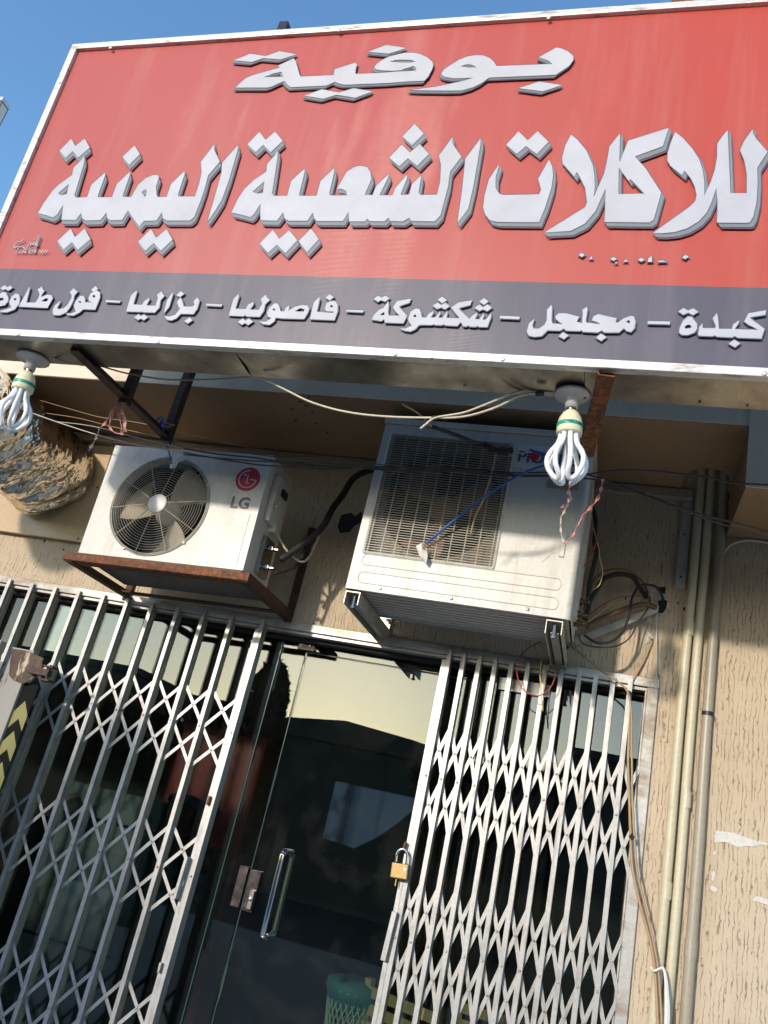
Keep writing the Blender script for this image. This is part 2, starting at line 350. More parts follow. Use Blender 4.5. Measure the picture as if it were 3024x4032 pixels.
def opp(x0, x1, y0, h, label):
    t = thing('low_building', label, 'building', (x0, y0, 0))
    k_gable = x1 - x0 > 7.5 and x0 < -5
    MB().box(0, x1-x0, -7, 0, 0, h-.4 if k_gable else h).build('wall', wm, t)
    if k_gable:
        g_ = MB(); pts = [(-.15,.10,h-.22),(1.0,.10,h-.02),(2.6,.10,h+.17),(4.4,.10,h+.02),(6.2,.10,h-.22),(x1-x0+.15,.10,h-.30),(x1-x0+.15,.10,h-.45),(-.15,.10,h-.45)]
        g_.quadprism(pts, (0,-7.2,0)); g_.build('roof', wm, t)
    else: MB().box(-.12, x1-x0+.12, -7.1, .12, h, h+.18).build('roof_edge', wm, t)
    k = 0 if x1 - x0 > 7.5 else max(2, int((x1-x0)/2.6))
    for i in range(k):
        xx = (i+.5)*(x1-x0)/k
        f = MB().box(xx-.6, xx+.6, .0, .06, 1.1, 2.5).build('window', wm, t)
        MB().box(xx-.52, xx+.52, .061, .075, 1.18, 2.42).build('pane', wd, f)
opp(-19.5, -13.2, -14, 4.45, 'low shaded building across the road seen in the left panes')
opp(-13.0, -9.6, -14, 4.0, 'lower shaded annex across the road seen in the left panes')
opp(-9.3, -1.2, -14, 4.1, 'long shaded building across the road mirrored in the door glass')
opp(-.9, 9.0, -14, 4.5, 'shaded building across the road mirrored in the right panes')
leafm = paint('leaves', (.045,.075,.03), .6, dirt=(.10,.10,.04), dirt_amt=.7, dscale=6, bstr=0)
barkm = paint('bark', (.11,.08,.055), .9, bstr=.6, fine=25)
def tree(x, y, blobs, trunk_h, label, n, leaf=.09, cat='tree'):
    t = thing('street_tree', label, cat, (x, y, 0), group=None)
    tb = MB(); tb.tube([(0,0,0),(.03,.02,trunk_h*.5),(0,0,trunk_h)], [.11,.08,.05], 8)
    for (bx, by, bz, rx, ry, rz) in blobs:
        tb.tube([(0,0,trunk_h*.75),(bx*.6,by*.6,(trunk_h*.8+bz)/2),(bx,by,bz)], [.05,.03,.012], 6)
    tb.build('trunk', barkm, t, smooth=True)
    v = []; f = []
    for (bx, by, bz, rx, ry, rz) in blobs:
        cl = [(random.gauss(0,.5), random.gauss(0,.5), random.gauss(0,.5)) for _ in range(14)]
        for i in range(n):
            c = random.choice(cl)
            d = Vector((c[0]+random.gauss(0,.22), c[1]+random.gauss(0,.22), c[2]+random.gauss(0,.22)))
            if d.length > 1: d *= random.uniform(.8, 1)/d.length
            p = Vector((bx+d.x*rx, by+d.y*ry, bz+d.z*rz))
            a = Vector((random.uniform(-1,1), random.uniform(-1,1), random.uniform(-1,1))).normalized()*leaf*random.uniform(.6,1.3)
            b2 = a.cross(Vector((random.uniform(-1,1), random.uniform(-1,1), random.uniform(-1,1)))).normalized()*leaf*.38
            k = len(v); v += [p-a, p+b2, p+a, p-b2]; f.append((k,k+1,k+2,k+3))
    mb = MB(); mb.add(v, f); mb.build('crown', leafm, t)
tree(-4.85, -2.0, [(0,0,2.05,.65,.5,.62),(-.7,.1,1.9,.7,.5,.7),(.45,0,2.15,.40,.4,.45),(.0,0,1.4,.9,.6,.6),(.5,0,1.4,.6,.5,.6)], 1.9, 'bushy unseen tree placed to shade the lower left gate, its crown mirrored low in the left panes', 3800, .07)  # unseen tree, placed so its crown shades the lower left gate
tree(-3.98, -2.0, [(0,0,2.80,.27,.3,.50),(.03,0,2.3,.36,.3,.6),(-.02,0,1.7,.42,.35,.7)], 2.2, 'slim tall tree mirrored as the dark column left of the glass door', 5200, .055)
tree(-3.2, -10, [(0,0,3.15,.7,.7,.6),(.6,0,2.8,.8,.8,.6)], 2.4, 'roadside tree mirrored beside the right gate', 1500, .11)
# ------------------------------------------------------------------ shop building
WY = 3.50; OX = .151; OZ = 2.396
bld = thing('shop_building', 'beige stucco shop front with tan soffit and pale slab fascia', 'building', (0, WY, 0))
def P(mb, name, mat, par=bld, **k):       # geometry given in world coordinates under a root placed at par.location
    inv = (Matrix.Translation(par.location) @ par.rotation_euler.to_matrix().to_4x4()).inverted() if par.parent is None else None
    if inv is not None: mb.v = [inv @ v for v in mb.v]
    return mb.build(name, mat, par, **k)
P(MB().box(-7.0, OX, WY, WY+.14, OZ, 3.40), 'wall', M['stucco'])
P(MB().box(OX, 6.0, WY, WY+.14, 0, 3.40), 'wall', M['stucco'])
# slab: fascia + sloped soffit with the hole for the pipes
FZ, FY = 3.27, 2.93; SZ = 3.246
hole = [(.160,3.50),(.165,3.38),(.185,3.30),(.235,3.27),(.295,3.275),(.335,3.31),(.352,3.38),(.350,3.50)]
def sofz(y): return FZ + (SZ-FZ)*(y-FY)/(WY-FY)
so_ = MB()
out = [(-7.0,FY),(.36,FY),(.36,3.495),(.350,3.495)] + [(x, y) for x, y in reversed(hole[1:-1])] + [(.160,3.495),(-7.0,3.495)]
so_.quadprism([(x, y, sofz(y)) for x, y in out], (0,0,.05)); P(so_, 'soffit', M['soffit'])
P(MB().box(-7.0, 6.0, FY-.004, FY+.05, FZ+.003, 4.0), 'fascia', M['plaster'])
P(MB().quadprism([(-7,FY,4.0),(6,FY,4.0),(6,6.9,4.0),(-7,6.9,4.0)], (0,0,.06)), 'roof', M['plaster'])
bm_ = MB(); y0 = FY-.006
bm_.add([(.36,y0,3.015),(6,y0,3.015),(6,WY-.003,3.048),(.36,WY-.003,3.048),(.36,y0,3.6),(6,y0,3.6),(6,WY-.003,3.6),(.36,WY-.003,3.6)],
        [(0,3,2,1),(4,5,6,7),(1,2,6,5),(2,3,7,6),(3,0,4,7)])
P(bm_, 'beam', M['soffit'])
P(MB().box(.357, 6.0, y0-.006, y0-.002, 3.012, 3.64), 'beam_face', M['plaster'], label='grey plaster face of the dropped beam')
for u_, v_ in ((1180,1585),(1205,1600),(1230,1625),(1150,1612),(1245,1665),(1165,1655),(1290,1700),(1215,1570)):
    pz_ = atz(u_, v_, 3.262); rr_ = .006
    P(MB().lathe([(rr_,0),(rr_,.003)], (pz_.x, pz_.y, sofz(pz_.y)+.001), (0,0,-1), 8), 'hole', M['inner'])
# torn paper, patches and holes on the wall
def onwall(pts, s, ox, oy, Y=WY-.002): return [at(ox+x*s, oy+y*s, Y) for x, y in pts]
pm = paint('torn_paper', (.60,.58,.55), .8, dirt=(.40,.34,.27), dirt_amt=.6, dscale=34, bstr=.6)
q = .4967
for lab, pts in (('torn white poster remnant on the wall right of the pipes, upper piece', [(1240,545),(1380,560),(1500,605),(1659,648),(1659,662),(1600,655),(1540,672),(1480,668),(1420,676),(1380,660),(1340,640),(1300,635),(1232,642)]),
                 ('small white paper scrap just below the torn poster piece', [(1225,715),(1238,703),(1250,712),(1248,730),(1230,738),(1220,728)]),
                 ('narrow white paper scrap midway down the wall right of the pipes', [(1212,870),(1228,866),(1240,880),(1236,905),(1228,948),(1212,938),(1216,905),(1208,890)]),
                 ('lowest small white paper scrap on the wall right of the pipes', [(1200,985),(1225,980),(1258,1010),(1250,1028),(1222,1030),(1206,1012)]),
                 ('torn white paper strip at the right edge of the wall', [(1530,1098),(1560,1066),(1600,1068),(1659,1092),(1659,1136),(1590,1112)])):
    b = MB(); b.quadprism(onwall(pts, q, 2200, 3000, WY-.001), (0,-.002,0)); tag(b.build('paper_scrap', pm), lab, 'paper scrap')
dm = paint('broken_render', (.36,.33,.28), .95, dirt=(.62,.6,.56), dirt_amt=.9, dscale=30, dlo=.5, dhi=.56, bstr=1)
def patch(name, pts, mat, th=.003):
    b = MB(); b.quadprism(pts, (0,-th,0)); return P(b, name, mat)
k5 = .557
patch('broken_render', onwall([(870,196),(936,200),(932,290),(960,312),(958,370),(930,415),(860,395),(810,470),(740,465),(725,430),(790,400),(845,350),(820,250),(850,215)], k5, 2100, 2200, WY), dm, .002)
patch('hole', onwall([(870,200),(935,203),(930,250),(905,240),(872,225)], k5, 2100, 2200, WY), M['inner'], .004)
patch('hole', onwall([(880,300),(925,290),(948,300),(940,350),(915,388),(885,385)], k5, 2100, 2200, WY), M['inner'], .0045)
patch('broken_render', onwall([(805,522),(840,525),(835,545),(855,560),(845,600),(790,600),(800,560)], k5, 2100, 2200, WY), dm, .002)
for cx, cy, r in ((840,577,9),(1072,357,14),(652,282,7),(1022,313,6)):
    patch('hole', onwall([(cx+r*math.cos(t*.785), cy+r*math.sin(t*.785)) for t in range(8)], k5, 2100, 2200, WY), M['inner'], .004)
patch('burn_mark', [at(*p, WY) for p in ((1330,2075),(1345,2030),(1385,2020),(1400,2035),(1425,2015),(1428,2055),(1395,2070),(1375,2095),(1340,2100))], M['hose'], .006)
patch('broken_render', [at(x*.3165, 2000+y*.3165, WY) for x, y in ((1050,285),(1085,320),(1070,380),(1040,440),(1020,478),(960,460),(1000,440),(1020,400),(1040,340))], dm, .002)
patch('hole', [at(x*.3165, 2000+y*.3165, WY) for x, y in ((880,400),(960,415),(1020,350),(1042,350),(1040,400),(1000,440),(890,432))], M['inner'], .003)
for cx, cy in ((553,411),(793,520),(1190,45)):
    patch('hole', [at((cx+11*math.cos(t*.785))*.3165, 2000+(cy+11*math.sin(t*.785))*.3165, WY) for t in range(8)], M['inner'], .003)
# ------------------------------------------------------------------ room behind the glass
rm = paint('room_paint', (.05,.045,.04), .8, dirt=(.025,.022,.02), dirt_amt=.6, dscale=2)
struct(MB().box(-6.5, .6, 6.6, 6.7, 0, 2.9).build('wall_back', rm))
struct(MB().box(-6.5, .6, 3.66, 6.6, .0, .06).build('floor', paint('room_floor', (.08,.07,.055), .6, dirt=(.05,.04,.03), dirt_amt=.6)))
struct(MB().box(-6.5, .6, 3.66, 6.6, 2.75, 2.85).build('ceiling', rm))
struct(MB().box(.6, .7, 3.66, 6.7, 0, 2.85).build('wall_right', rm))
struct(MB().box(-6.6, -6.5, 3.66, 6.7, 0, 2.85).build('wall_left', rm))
# items seen dimly inside
def IB(name, label, cat, x0, x1, y0, y1, z0, z1, mat): pass
t = thing('chest_freezer', 'grey blue freezer with a lid seen through the left panes', 'freezer', (-2.75, 4.9, .06))
fm = paint('freezer_paint', (.30,.36,.38), .5, dirt=(.2,.22,.22), dirt_amt=.4)
MB().box(-.33, .33, -.3, .3, 0, 1.26).build('body', fm, t, bevel=.01)
MB().box(-.345, .345, -.315, .315, 1.27, 1.44).build('lid', fm, t, bevel=.01)
MB().box(-.3, .3, -.325, -.301, .62, .63).build('seam', M['hose'], t)
t = thing('drinks_cooler', 'tall dark red drinks cooler behind the left gate leading post', 'cooler', (-2.38, 5.35, .06))
rc = paint('cooler_red', (.38,.02,.015), .4, bstr=0)
MB().box(-.30, .30, -.3, .3, 0, 1.95).build('body', rc, t, bevel=.02)
MB().box(-.25, .24, -.325, -.301, .2, 1.25).build('door_glass', flat('cooler_glass', (.04,.05,.05), .1), t)
MB().box(.25, .275, -.34, -.301, .7, 1.2).build('handle', M['black'], t)
b = MB(); b.tube(crom([(-2.45,4.72,1.52),(-2.33,4.7,1.535),(-2.22,4.7,1.52),(-2.12,4.72,1.50)]), [.015]+[.035]*17+[.012], 8)
tag(b.build('rolled_cloth', paint('blue_cloth', (.03,.07,.14), .8, bstr=.8, fine=60), smooth=True), 'rolled blue cloth lying before the red cooler', 'cloth')
b = MB(); b.lathe([(.0,0),(.05,.01),(.075,.04),(.08,.1),(.06,.14),(.03,.15)], (-2.92, 4.5, 1.28), (0,-.5,1), 16)
t = b.build('work_lamp', paint('lamp_grey', (.45,.42,.38), .4), smooth=True); tag(t, 'round ribbed lamp head on a shelf behind the left gate', 'lamp')
t = thing('counter', 'dark counter with red and black stacked crates behind the left gate', 'counter', (-3.35, 4.8, .06))
MB().box(-.55, .22, -.3, .3, 0, .95).build('body', paint('counter_dark', (.05,.03,.03), .6), t)
MB().box(-.45, -.1, -.32, .1, .951, 1.15).build('crate', rc, t)
MB().box(-.0, .2, -.32, .1, .951, 1.2).build('crate', M['black'], t)
t = thing('reflection_sheet', 'blue grey sheet added behind the door glass in place of a blue reflection', 'sheet', (0, 4.45, 0))
P(MB().quadprism([at(*p, 4.45) for p in ((1322,3075),(1680,3153),(1660,3165),(1622,3195),(1560,3245),(1480,3300),(1393,3340),(1330,3318),(1270,3300))], (0,.004,0)), 'cloth', paint('reflection_blue', (.13,.19,.42), .7, dirt=(.20,.26,.42), dirt_amt=.4, dscale=3), t)  # added flat shape, standing in for a blue reflection in the glass
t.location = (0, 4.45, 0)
# wire basket
def basket():
    c = at(1390, 3960, 4.3); t = thing('laundry_basket', 'pale green plastic mesh basket on the floor behind the door glass', 'basket', (c.x, c.y, c.z-.255)); t.scale = (.88, .88, .88)
    b = MB(); H = .36
    for i in range(28):
        for sgn in (1, -1):
            pts = []
            for j in range(9):
                h = j/8; r = .10+.05*h; a = 2*math.pi*i/28 + sgn*h*1.1
                pts.append((r*math.cos(a), r*math.sin(a), h*H))
            b.tube(pts, .0035, 4)
    b.build('mesh_side', paint('basket_green', (.70,.88,.78), .5, bstr=0), t)
    b = MB(); b.tube([(.155*math.cos(a*.2618), .155*math.sin(a*.2618), H) for a in range(24)], .009, 6, closed=True); b.build('rim', paint('basket_rim', (.70,.88,.78), .5, bstr=0), t)
    b = MB(); b.lathe([(.135,.28),(.165,.36),(.16,.40),(.10,.42)], n=20); b.build('liner', paint('teal_bag', (.06,.28,.32), .5, bstr=.6, fine=40), t, smooth=True)
    b = MB(); b.lathe([(.10,0),(.10,.01)], n=20); b.build('base', M['inner'], t)
basket()
chm = paint('beige_plastic', (.70,.52,.28), .45, bstr=.05)
def chair(x, y, rz, label):
    t = thing('plastic_chair', label, 'chair', (x, y, .06), (0,0,rz), group='slatted plastic chairs inside the shop')
    MB().box(-.23, .23, -.22, .22, .42, .45).build('seat', chm, t, bevel=.01)
    for sx in (-1, 1):
        for sy in (-1, 1):
            b = MB(); b.bar((sx*.20, sy*.19, .42), (sx*.23, sy*.23, 0), .035, .035, (0,1,0)); b.build('leg', chm, t)
        b = MB(); b.bar((sx*.21, .20, .44), (sx*.22, .27, .92), .04, .03, (0,1,0)); b.build('back_post', chm, t)
        b = MB(); b.tube(crom([(sx*.22,.22,.66),(sx*.26,0,.68),(sx*.24,-.2,.64),(sx*.23,-.21,.44)]), .018, 6); b.build('armrest', chm, t)
    for i in range(6):
        z = .52+i*.07
        b = MB(); b.bar((-.21, .215+.07*(z-.44)/.48, z), (.21, .215+.07*(z-.44)/.48, z), .012, .045); b.build('slat', chm, t)
chair(-.30, 4.75, math.radians(170), 'beige slatted plastic chair seen between bars in the middle of the right gate')
chair(.20, 4.9, math.radians(195), 'beige slatted plastic chair behind the right end of the right gate')
chair(-.62, 4.35, math.radians(150), 'beige slatted plastic chair low behind the left half of the right gate')
# ------------------------------------------------------------------ shopfront glazing
sf = thing('shopfront', 'silver painted frame with glass panes and a glass door under the stucco wall', 'shopfront', (-1.4, WY, .1))
P(MB().box(-6.4, OX, 3.487, 3.545, 2.356, OZ-.001), 'header', M['frame'], sf, bevel=.003)
P(MB().box(-6.4, OX, 3.500, 3.545, 2.342, 2.354), 'header_lip', M['frame'], sf)
P(MB().box(-6.4, OX, 3.546, 3.620, 2.325, OZ-.001), 'header_channel', M['inner'], sf)
P(MB().box(.107, OX-.001, 3.485, 3.56, .1, 2.356), 'jamb', M['frame'], sf, bevel=.003)
P(MB().box(.100, .106, 3.50, 3.58, .1, 2.34), 'jamb_lip', M['frame'], sf)
P(MB().box(-6.4, .15, 3.50, 3.66, .0, .12), 'sill', M['frame'], sf)
P(MB().box(-6.3, -1.536, 3.598, 3.606, .12, 2.34), 'glass_pane', M['glassL'], sf)
P(MB().box(-1.534, -1.530, 3.594, 3.608, .12, 2.34), 'glass_edge', M['edge'], sf)
P(MB().box(-1.526, -1.412, 3.600, 3.608, .12, 2.34), 'glass_pane', M['glassL'], sf)
P(MB().box(-1.409, -.58, 3.602, 3.610, 2.292, 2.34), 'glass_transom', M['glass'], sf)
P(MB().box(-.576, .10, 3.598, 3.606, .12, 2.34), 'glass_pane', M['glassL'], sf)
door = P(MB().box(-1.402, -.584, 3.600, 3.610, .14, 2.284), 'door_leaf', M['glass'], sf)
P2 = Matrix.Translation(sf.location).inverted()
def Pd(mb, name, mat, par, **k):
    mb.v = [P2 @ v for v in mb.v]; return mb.build(name, mat, par, **k)
Pd(MB().box(-1.406, -1.4025, 3.598, 3.612, .14, 2.284), 'leaf_edge', M['edge'], door)
Pd(MB().box(-1.402, -.584, 3.599, 3.611, 2.2845, 2.289), 'leaf_edge', M['black'], door)
hb = MB(); zt, zb, xh = 1.435, 1.105, -1.262
hp = [(xh+.005,3.60,zt-.015),(xh,3.565,zt-.012),(xh,3.545,zt-.02)] 
hb.tube(crom([(xh,3.60,zt),(xh,3.565,zt),(xh,3.545,zt-.012),(xh,3.540,zt-.035),(xh,3.540,zb+.035),(xh,3.545,zb+.012),(xh,3.565,zb),(xh,3.60,zb)], 5), .0125, 14)
Pd(hb, 'pull_handle', M['chrome'], door, smooth=True)
hb = MB(); hb.tube(crom([(xh,3.612,zt),(xh,3.645,zt),(xh,3.665,zt-.012),(xh,3.670,zt-.035),(xh,3.670,zb+.035),(xh,3.665,zb+.012),(xh,3.645,zb),(xh,3.612,zb)], 5), .0125, 10)
Pd(hb, 'pull_handle', M['alu'], door, smooth=True)
Pd(MB().box(-1.400, -1.352, 3.590, 3.618, 1.175, 1.335), 'lock_case', M['darksteel'], door, bevel=.002)
Pd(MB().box(-1.376, -1.354, 3.574, 3.589, 1.185, 1.260), 'lock_cover', M['steel'], door, bevel=.003)
Pd(MB().lathe([(.007,0),(.007,.005),(.003,.006)], (-1.366,3.574,1.225), (0,-1,0), 12), 'key_cylinder', M['steel'], door)
P(MB().box(-1.455, -1.4125, 3.590, 3.618, 1.180, 1.340), 'strike_case', M['darksteel'], sf, bevel=.002)
hg = P(MB().box(-1.452, -1.368, 3.588, 3.622, 2.292, 2.332), 'patch_hinge', M['darksteel'], sf, bevel=.002)
for xx in (-1.435, -1.392): P(MB().lathe([(.006,0),(.006,.004)], (xx,3.588,2.315), (0,-1,0), 10), 'screw', M['steel'], sf)
P(MB().box(-.50, -.28, 3.580, 3.596, 2.265, 2.318), 'patch_plate', M['steel'], sf)
# ------------------------------------------------------------------ folding gates
def gate(name, label, x_lead, xs, bands, h, zt, side, lastx):
    g = thing(name, label, 'gate', (x_lead, 3.49, .1))
    gi = Matrix.Translation(g.location).inverted()
    def mk(mb, nm, mat, par=g, bevel=0, smooth=False, parent_world=None):
        mb.v = [gi @ v for v in mb.v]; return mb.build(nm, mat, par, bevel=bevel, smooth=smooth)
    H = zt-.1; wv = .0185
    pm_ = MB().box(-wv/2, wv/2, -.021, -.018, 0, H)                       # front channel: web and flanges
    pm_.box(-wv/2, -wv/2+.0025, -.018, -.001, 0, H).box(wv/2-.0025, wv/2, -.018, -.001, 0, H)
    pme = pm_.mesh('post', M['bars'])
    rme = MB().box(-wv/2, wv/2, .010, .013, 0, H-.04).box(-wv/2, -wv/2+.0025, .013, .030, 0, H-.04).box(wv/2-.0025, wv/2, .013, .030, 0, H-.04).mesh('rear_channel', M['barrear'])
    riv = MB().lathe([(.0052,0),(.0052,.0015),(.0035,.0035),(.001,.004)], ax=(0,-1,0), n=8).mesh('rivet', M['frame'], True)
    for x in xs:
        jx = random.uniform(-.002, .002); tl = random.uniform(-.0012, .0012)
        p_ = inst('post', pme, g, (x-x_lead+jx, 0, random.uniform(-.004, .002)), (0, tl, 0))
        inst('rear_channel', rme, p_, (random.uniform(-.001,.001), 0, 0))
        for zb in bands: inst('rivet', riv, p_, (0, -.021, zb-.1))
    # leading post: double channel
    lp = MB().box(-.018, -.001, -.021, .030, 0, H-.045).box(.0005, .0185, -.023, .028, 0, H)
    for s_ in (0,): pass
    l = inst('leading_post', lp.mesh('leading_post', M['bars']), g, (0,0,0))
    for zb in bands: inst('rivet', riv, l, (.009, -.023, zb-.1))
    allx = sorted(list(xs)+[x_lead+.004]); 
    if lastx is not None: allx = sorted(allx+[lastx])
    sp = (allx[-1]-allx[0])/(len(allx)-1)
    L = math.hypot(sp, h)
    lw = .0145
    def strip(x0, z0, x1, z1, y):
        b = MB(); b.bar((x0-x_lead, y, z0-.1), (x1-x_lead, y, z1-.1), .0022, lw, (0,0,1)); return b
    for zb in bands:
        for i in range(len(allx)):
            a = allx[i-1] if i > 0 else None; b_ = allx[i+1] if i < len(allx)-1 else None; c = allx[i]
            for sg, y in ((1, .001), (-1, .0045)):
                xa, za = (a, zb-sg*h) if a is not None else (c, zb)
                xb, zb2 = (b_, zb+sg*h) if b_ is not None else (c, zb)
                m_ = strip(xa, za, xb, zb2, y+random.uniform(-.0003,.0003)); m_.build('lattice_bar', M['bars'], g)
            if b_ is not None:
                for sg in (-1, 1):
                    inst('rivet', riv, g, ((c+b_)/2-x_lead, .0, zb+sg*h/2-.1))
    return g
LX = -1.612
gl = gate('folding_gate', 'widely spread silver folding lattice gate left of the glass door, reaching the left edge', LX,
          [-1.768-.1415*i for i in range(0, 14)], [1.853, 1.260, .664], .177, 2.376, -1, None)
RX = -.722
gr = gate('folding_gate', 'tightly bunched silver folding lattice gate right of the glass door, with a brass padlock', RX,
          [-.652+.0692*i for i in range(0, 11)], [1.843, 1.238, .636], .216, 2.374, 1, .113)
def plate(g, u0, v0, u1, v1, Y, w, d, name, mat):
    a = at(u0, v0, Y)-g.location; b = at(u1, v1, Y)-g.location
    m_ = MB(); m_.bar(a, b, w, d, (0,1,0)); return m_.build(name, mat, g, bevel=.0015)
plate(gl, 740, 3374, 690, 3540, 3.45, .014, .03, 'pull_plate', M['bars'])
plate(gl, 828, 3135, 818, 3170, 3.46, .010, .02, 'hasp', M['rust'])
plate(gl, 636, 3790, 626, 3830, 3.46, .010, .02, 'hasp', M['frame'])
plate(gr, 1556, 3590, 1510, 3782, 3.455, .020, .028, 'pull_plate', M['bars'])
plate(gr, 1598, 3315, 1588, 3350, 3.452, .010, .018, 'hasp', M['rust'])
# padlock
c = at(1575, 3430, 3.44); pl = thing('padlock', 'brass padlock with steel shackle hanging on the right gate leading post', 'padlock', (c.x, c.y, c.z), (0, math.radians(-4), 0))
MB().box(-.034, .034, -.014, .014, -.028, .028).build('body', M['brass'], pl, bevel=.004, seg=3)
b = MB(); b.tube(crom([(-.021,0,.028),(-.021,0,.058),(-.014,0,.074),(.0,0,.081),(.014,0,.074),(.021,0,.058),(.021,0,.028)], 5), .0052, 10); b.build('shackle', M['chrome'], pl, smooth=True)
MB().lathe([(.007,0),(.007,.002)], (.022,-.0145,.008), (0,-1,0), 12).build('sticker', M['paper'], pl)
MB().bar((-.010,0,-.028), (-.012,0,-.055), .004, .002).build('key', M['brass'], pl)
# rusted door post with hazard tape at far left
ds = thing('rusted_door_edge', 'rusted steel door edge with flaking white paint and a hinge at the left edge', 'door', (-2.7, 3.3, .1))
def onp(pts, Y): return [at(x*.3165, 2500+y*.3165, Y) for x, y in pts]
def vpost(tl, tr, Y, depth, name, mat, par, zb=.1):   # vertical prism whose top corners are given
    a, b_ = at(*tl, Y), at(*tr, Y)
    m_ = MB(); m_.quadprism([a, b_, Vector((b_.x, Y, zb)), Vector((a.x, Y, zb))], (0, depth, 0)); return P(m_, name, mat, par)
a0 = at(52, 2547, 3.29); 
P(MB().box(-3.0, a0.x, 3.20, 3.24, .1, a0.z+.006), 'front_stile', M['concrete'], ds, bevel=.003)
P(MB().box(a0.x+.001, a0.x+.135, 3.27, 3.31, .1, a0.z-.003), 'side_panel', M['flake'], ds, bevel=.003)
P(MB().quadprism(onp([(155,172),(350,200),(440,245),(545,290),(525,330),(520,440),(420,540),(290,605),(160,560),(110,500),(130,300)], 3.262), (0,.006,0)), 'rust_plate', M['flake2'], ds)
hx = at(195, 2655, 3.24)
P(MB().box(hx.x-.11, hx.x+.0, 3.225, 3.255, hx.z-.012, hx.z+.018), 'hinge_leaf', M['rustdark'], ds)
for dz in (-.03, .03): P(MB().box(hx.x-.03, hx.x+.022, 3.215, 3.255, hx.z+dz-.004, hx.z+dz+.004), 'hinge_ear', M['rustdark'], ds)
P(MB().lathe([(.007,-.04),(.007,.04)], (hx.x-.004, 3.235, hx.z), (0,0,1), 10), 'hinge_pin', M['rustdark'], ds)
tx0, tx1 = a0.x+.137, a0.x+.215
P(MB().box(tx0, tx1, 3.285, 3.291, .1, at(123, 2720, 3.285).z+.03), 'tape_strip', M['hazb'], ds)
zc = at(123, 2790, 3.28).z
for i in range(9):
    z = zc-.018-i*.135
    if z < .25: break
    xm = (tx0+tx1)/2
    P(MB().quadprism([(tx0,3.2845,z-.085),(xm,3.2845,z-.035),(tx1,3.2845,z-.085),(tx1,3.2845,z-.015),(xm,3.2845,z+.045),(tx0,3.2845,z-.010)], (0,-.0015,0)), 'chevron', M['hazy'], ds)
# ------------------------------------------------------------------ sign
sg = thing('shop_sign', 'big red and dark grey shop sign board with white arabic lettering and aluminium edge', 'sign', (-1.0, 2.12, SGB))
SX0, SX1 = -2.546, 1.6
def sp(x, z, off=0): return Vector((x, sgY(z)-off, z))
SD = .17
gi_s = Matrix.Translation(sg.location).inverted()
def PS(mb, name, mat, **k): mb.v = [gi_s @ v for v in mb.v]; return mb.build(name, mat, sg, **k)
b = MB(); b.quadprism([sp(SX0+.01,SGB+.01,-.006), sp(SX1,SGB+.01,-.006), sp(SX1,SGT-.01,-.006), sp(SX0+.01,SGT-.01,-.006)], (0,.006,0)); PS(b, 'face_panel', M['sign'])
def trim(x0, z0, x1, z1, name='edge_trim'):
    b = MB(); b.quadprism([sp(x0,z0,.010), sp(x1,z0,.010), sp(x1,z1,.010), sp(x0,z1,.010)], (0,.03,0)); return PS(b, name, M['trim'], bevel=.002)
TW = .026
trim(SX0, SGB-.002, SX1, SGB+TW); trim(SX0, SGT-TW*1.1, SX1, SGT)
trim(SX0-.001, SGB+TW+.001, SX0+TW*1.15, SGT-TW*1.1-.001)
# box: underside in three sheets, left side, back
yb, yr = sgY(SGB)+.020, 2.292
xs_ = [SX0+.004, -1.36, -.20, SX1]
for i in range(3):
    b = MB(); n_ = 10; x0, x1 = xs_[i]+.001, xs_[i+1]-.001; vs = []; fs = []
    for a in range(n_+1):
        for c_ in range(4):
            x = x0+(x1-x0)*a/n_; y = yb+(yr-yb)*c_/3
            e = 0 if (c_ in (0, 3)) else .0045*math.sin(a*1.9+i*2)+.003*random.uniform(-1,1)
            vs.append((x, y, SGB+.001-.002*i*0+e))
    for a in range(n_):
        for c_ in range(3): fs.append((a*4+c_, (a+1)*4+c_, (a+1)*4+c_+1, a*4+c_+1))
    b.add(vs, fs); PS(b, 'underside_sheet', M['tin'], smooth=True)
b = MB(); b.quadprism([(SX0+.006, sgY(SGB)+.02, SGB+.005), (SX0+.006, yr, SGB+.005), (SX0+.006, yr, SGT-.01), (SX0+.006, sgY(SGT)+.02, SGT-.01)], (.004,0,0)); PS(b, 'side_sheet', M['tin'])
PS(MB().box(SX0+.011, SX1, yr-.004, yr, SGB+.005, SGT-.01), 'back_sheet', M['tin'])
PS(MB().quadprism([(SX0+.011, sgY(SGT)+.02, SGT-.012), (SX1, sgY(SGT)+.02, SGT-.012), (SX1, yr-.005, SGT-.012), (SX0+.011, yr-.005, SGT-.012)], (0,0,.004)), 'top_sheet', M['tin'])
scr = MB().lathe([(.0075,0),(.0075,.001),(.004,.0022),(.001,.0024)], ax=(0,-1,0), n=12).mesh('screw', M['trim'], True)
for u, v in ((73,1315),(622,1345),(1557,1393),(1980,1414),(435,188),(1335,120),(2160,70),(235,325),(95,640),(3010,1470)):
    p_ = ats(u, v, .0105)-sg.location
    inst('screw', scr, sg, p_, (math.radians(-3),0,0))
scr2 = MB().lathe([(.005,0),(.005,.001),(.001,.003)], ax=(0,0,-1), n=8).mesh('screw', M['steel'], True)
for u, v, r_ in ((1590,1519,.03),(1830,1534,.03),(2480,1582,.03),(2755,1600,.03),(2943,1614,.03),(1905,1438,0),(1702,1425,0)):
    p_ = atz(u, v-14, SGB)-sg.location; inst('screw', scr2, sg, p_)
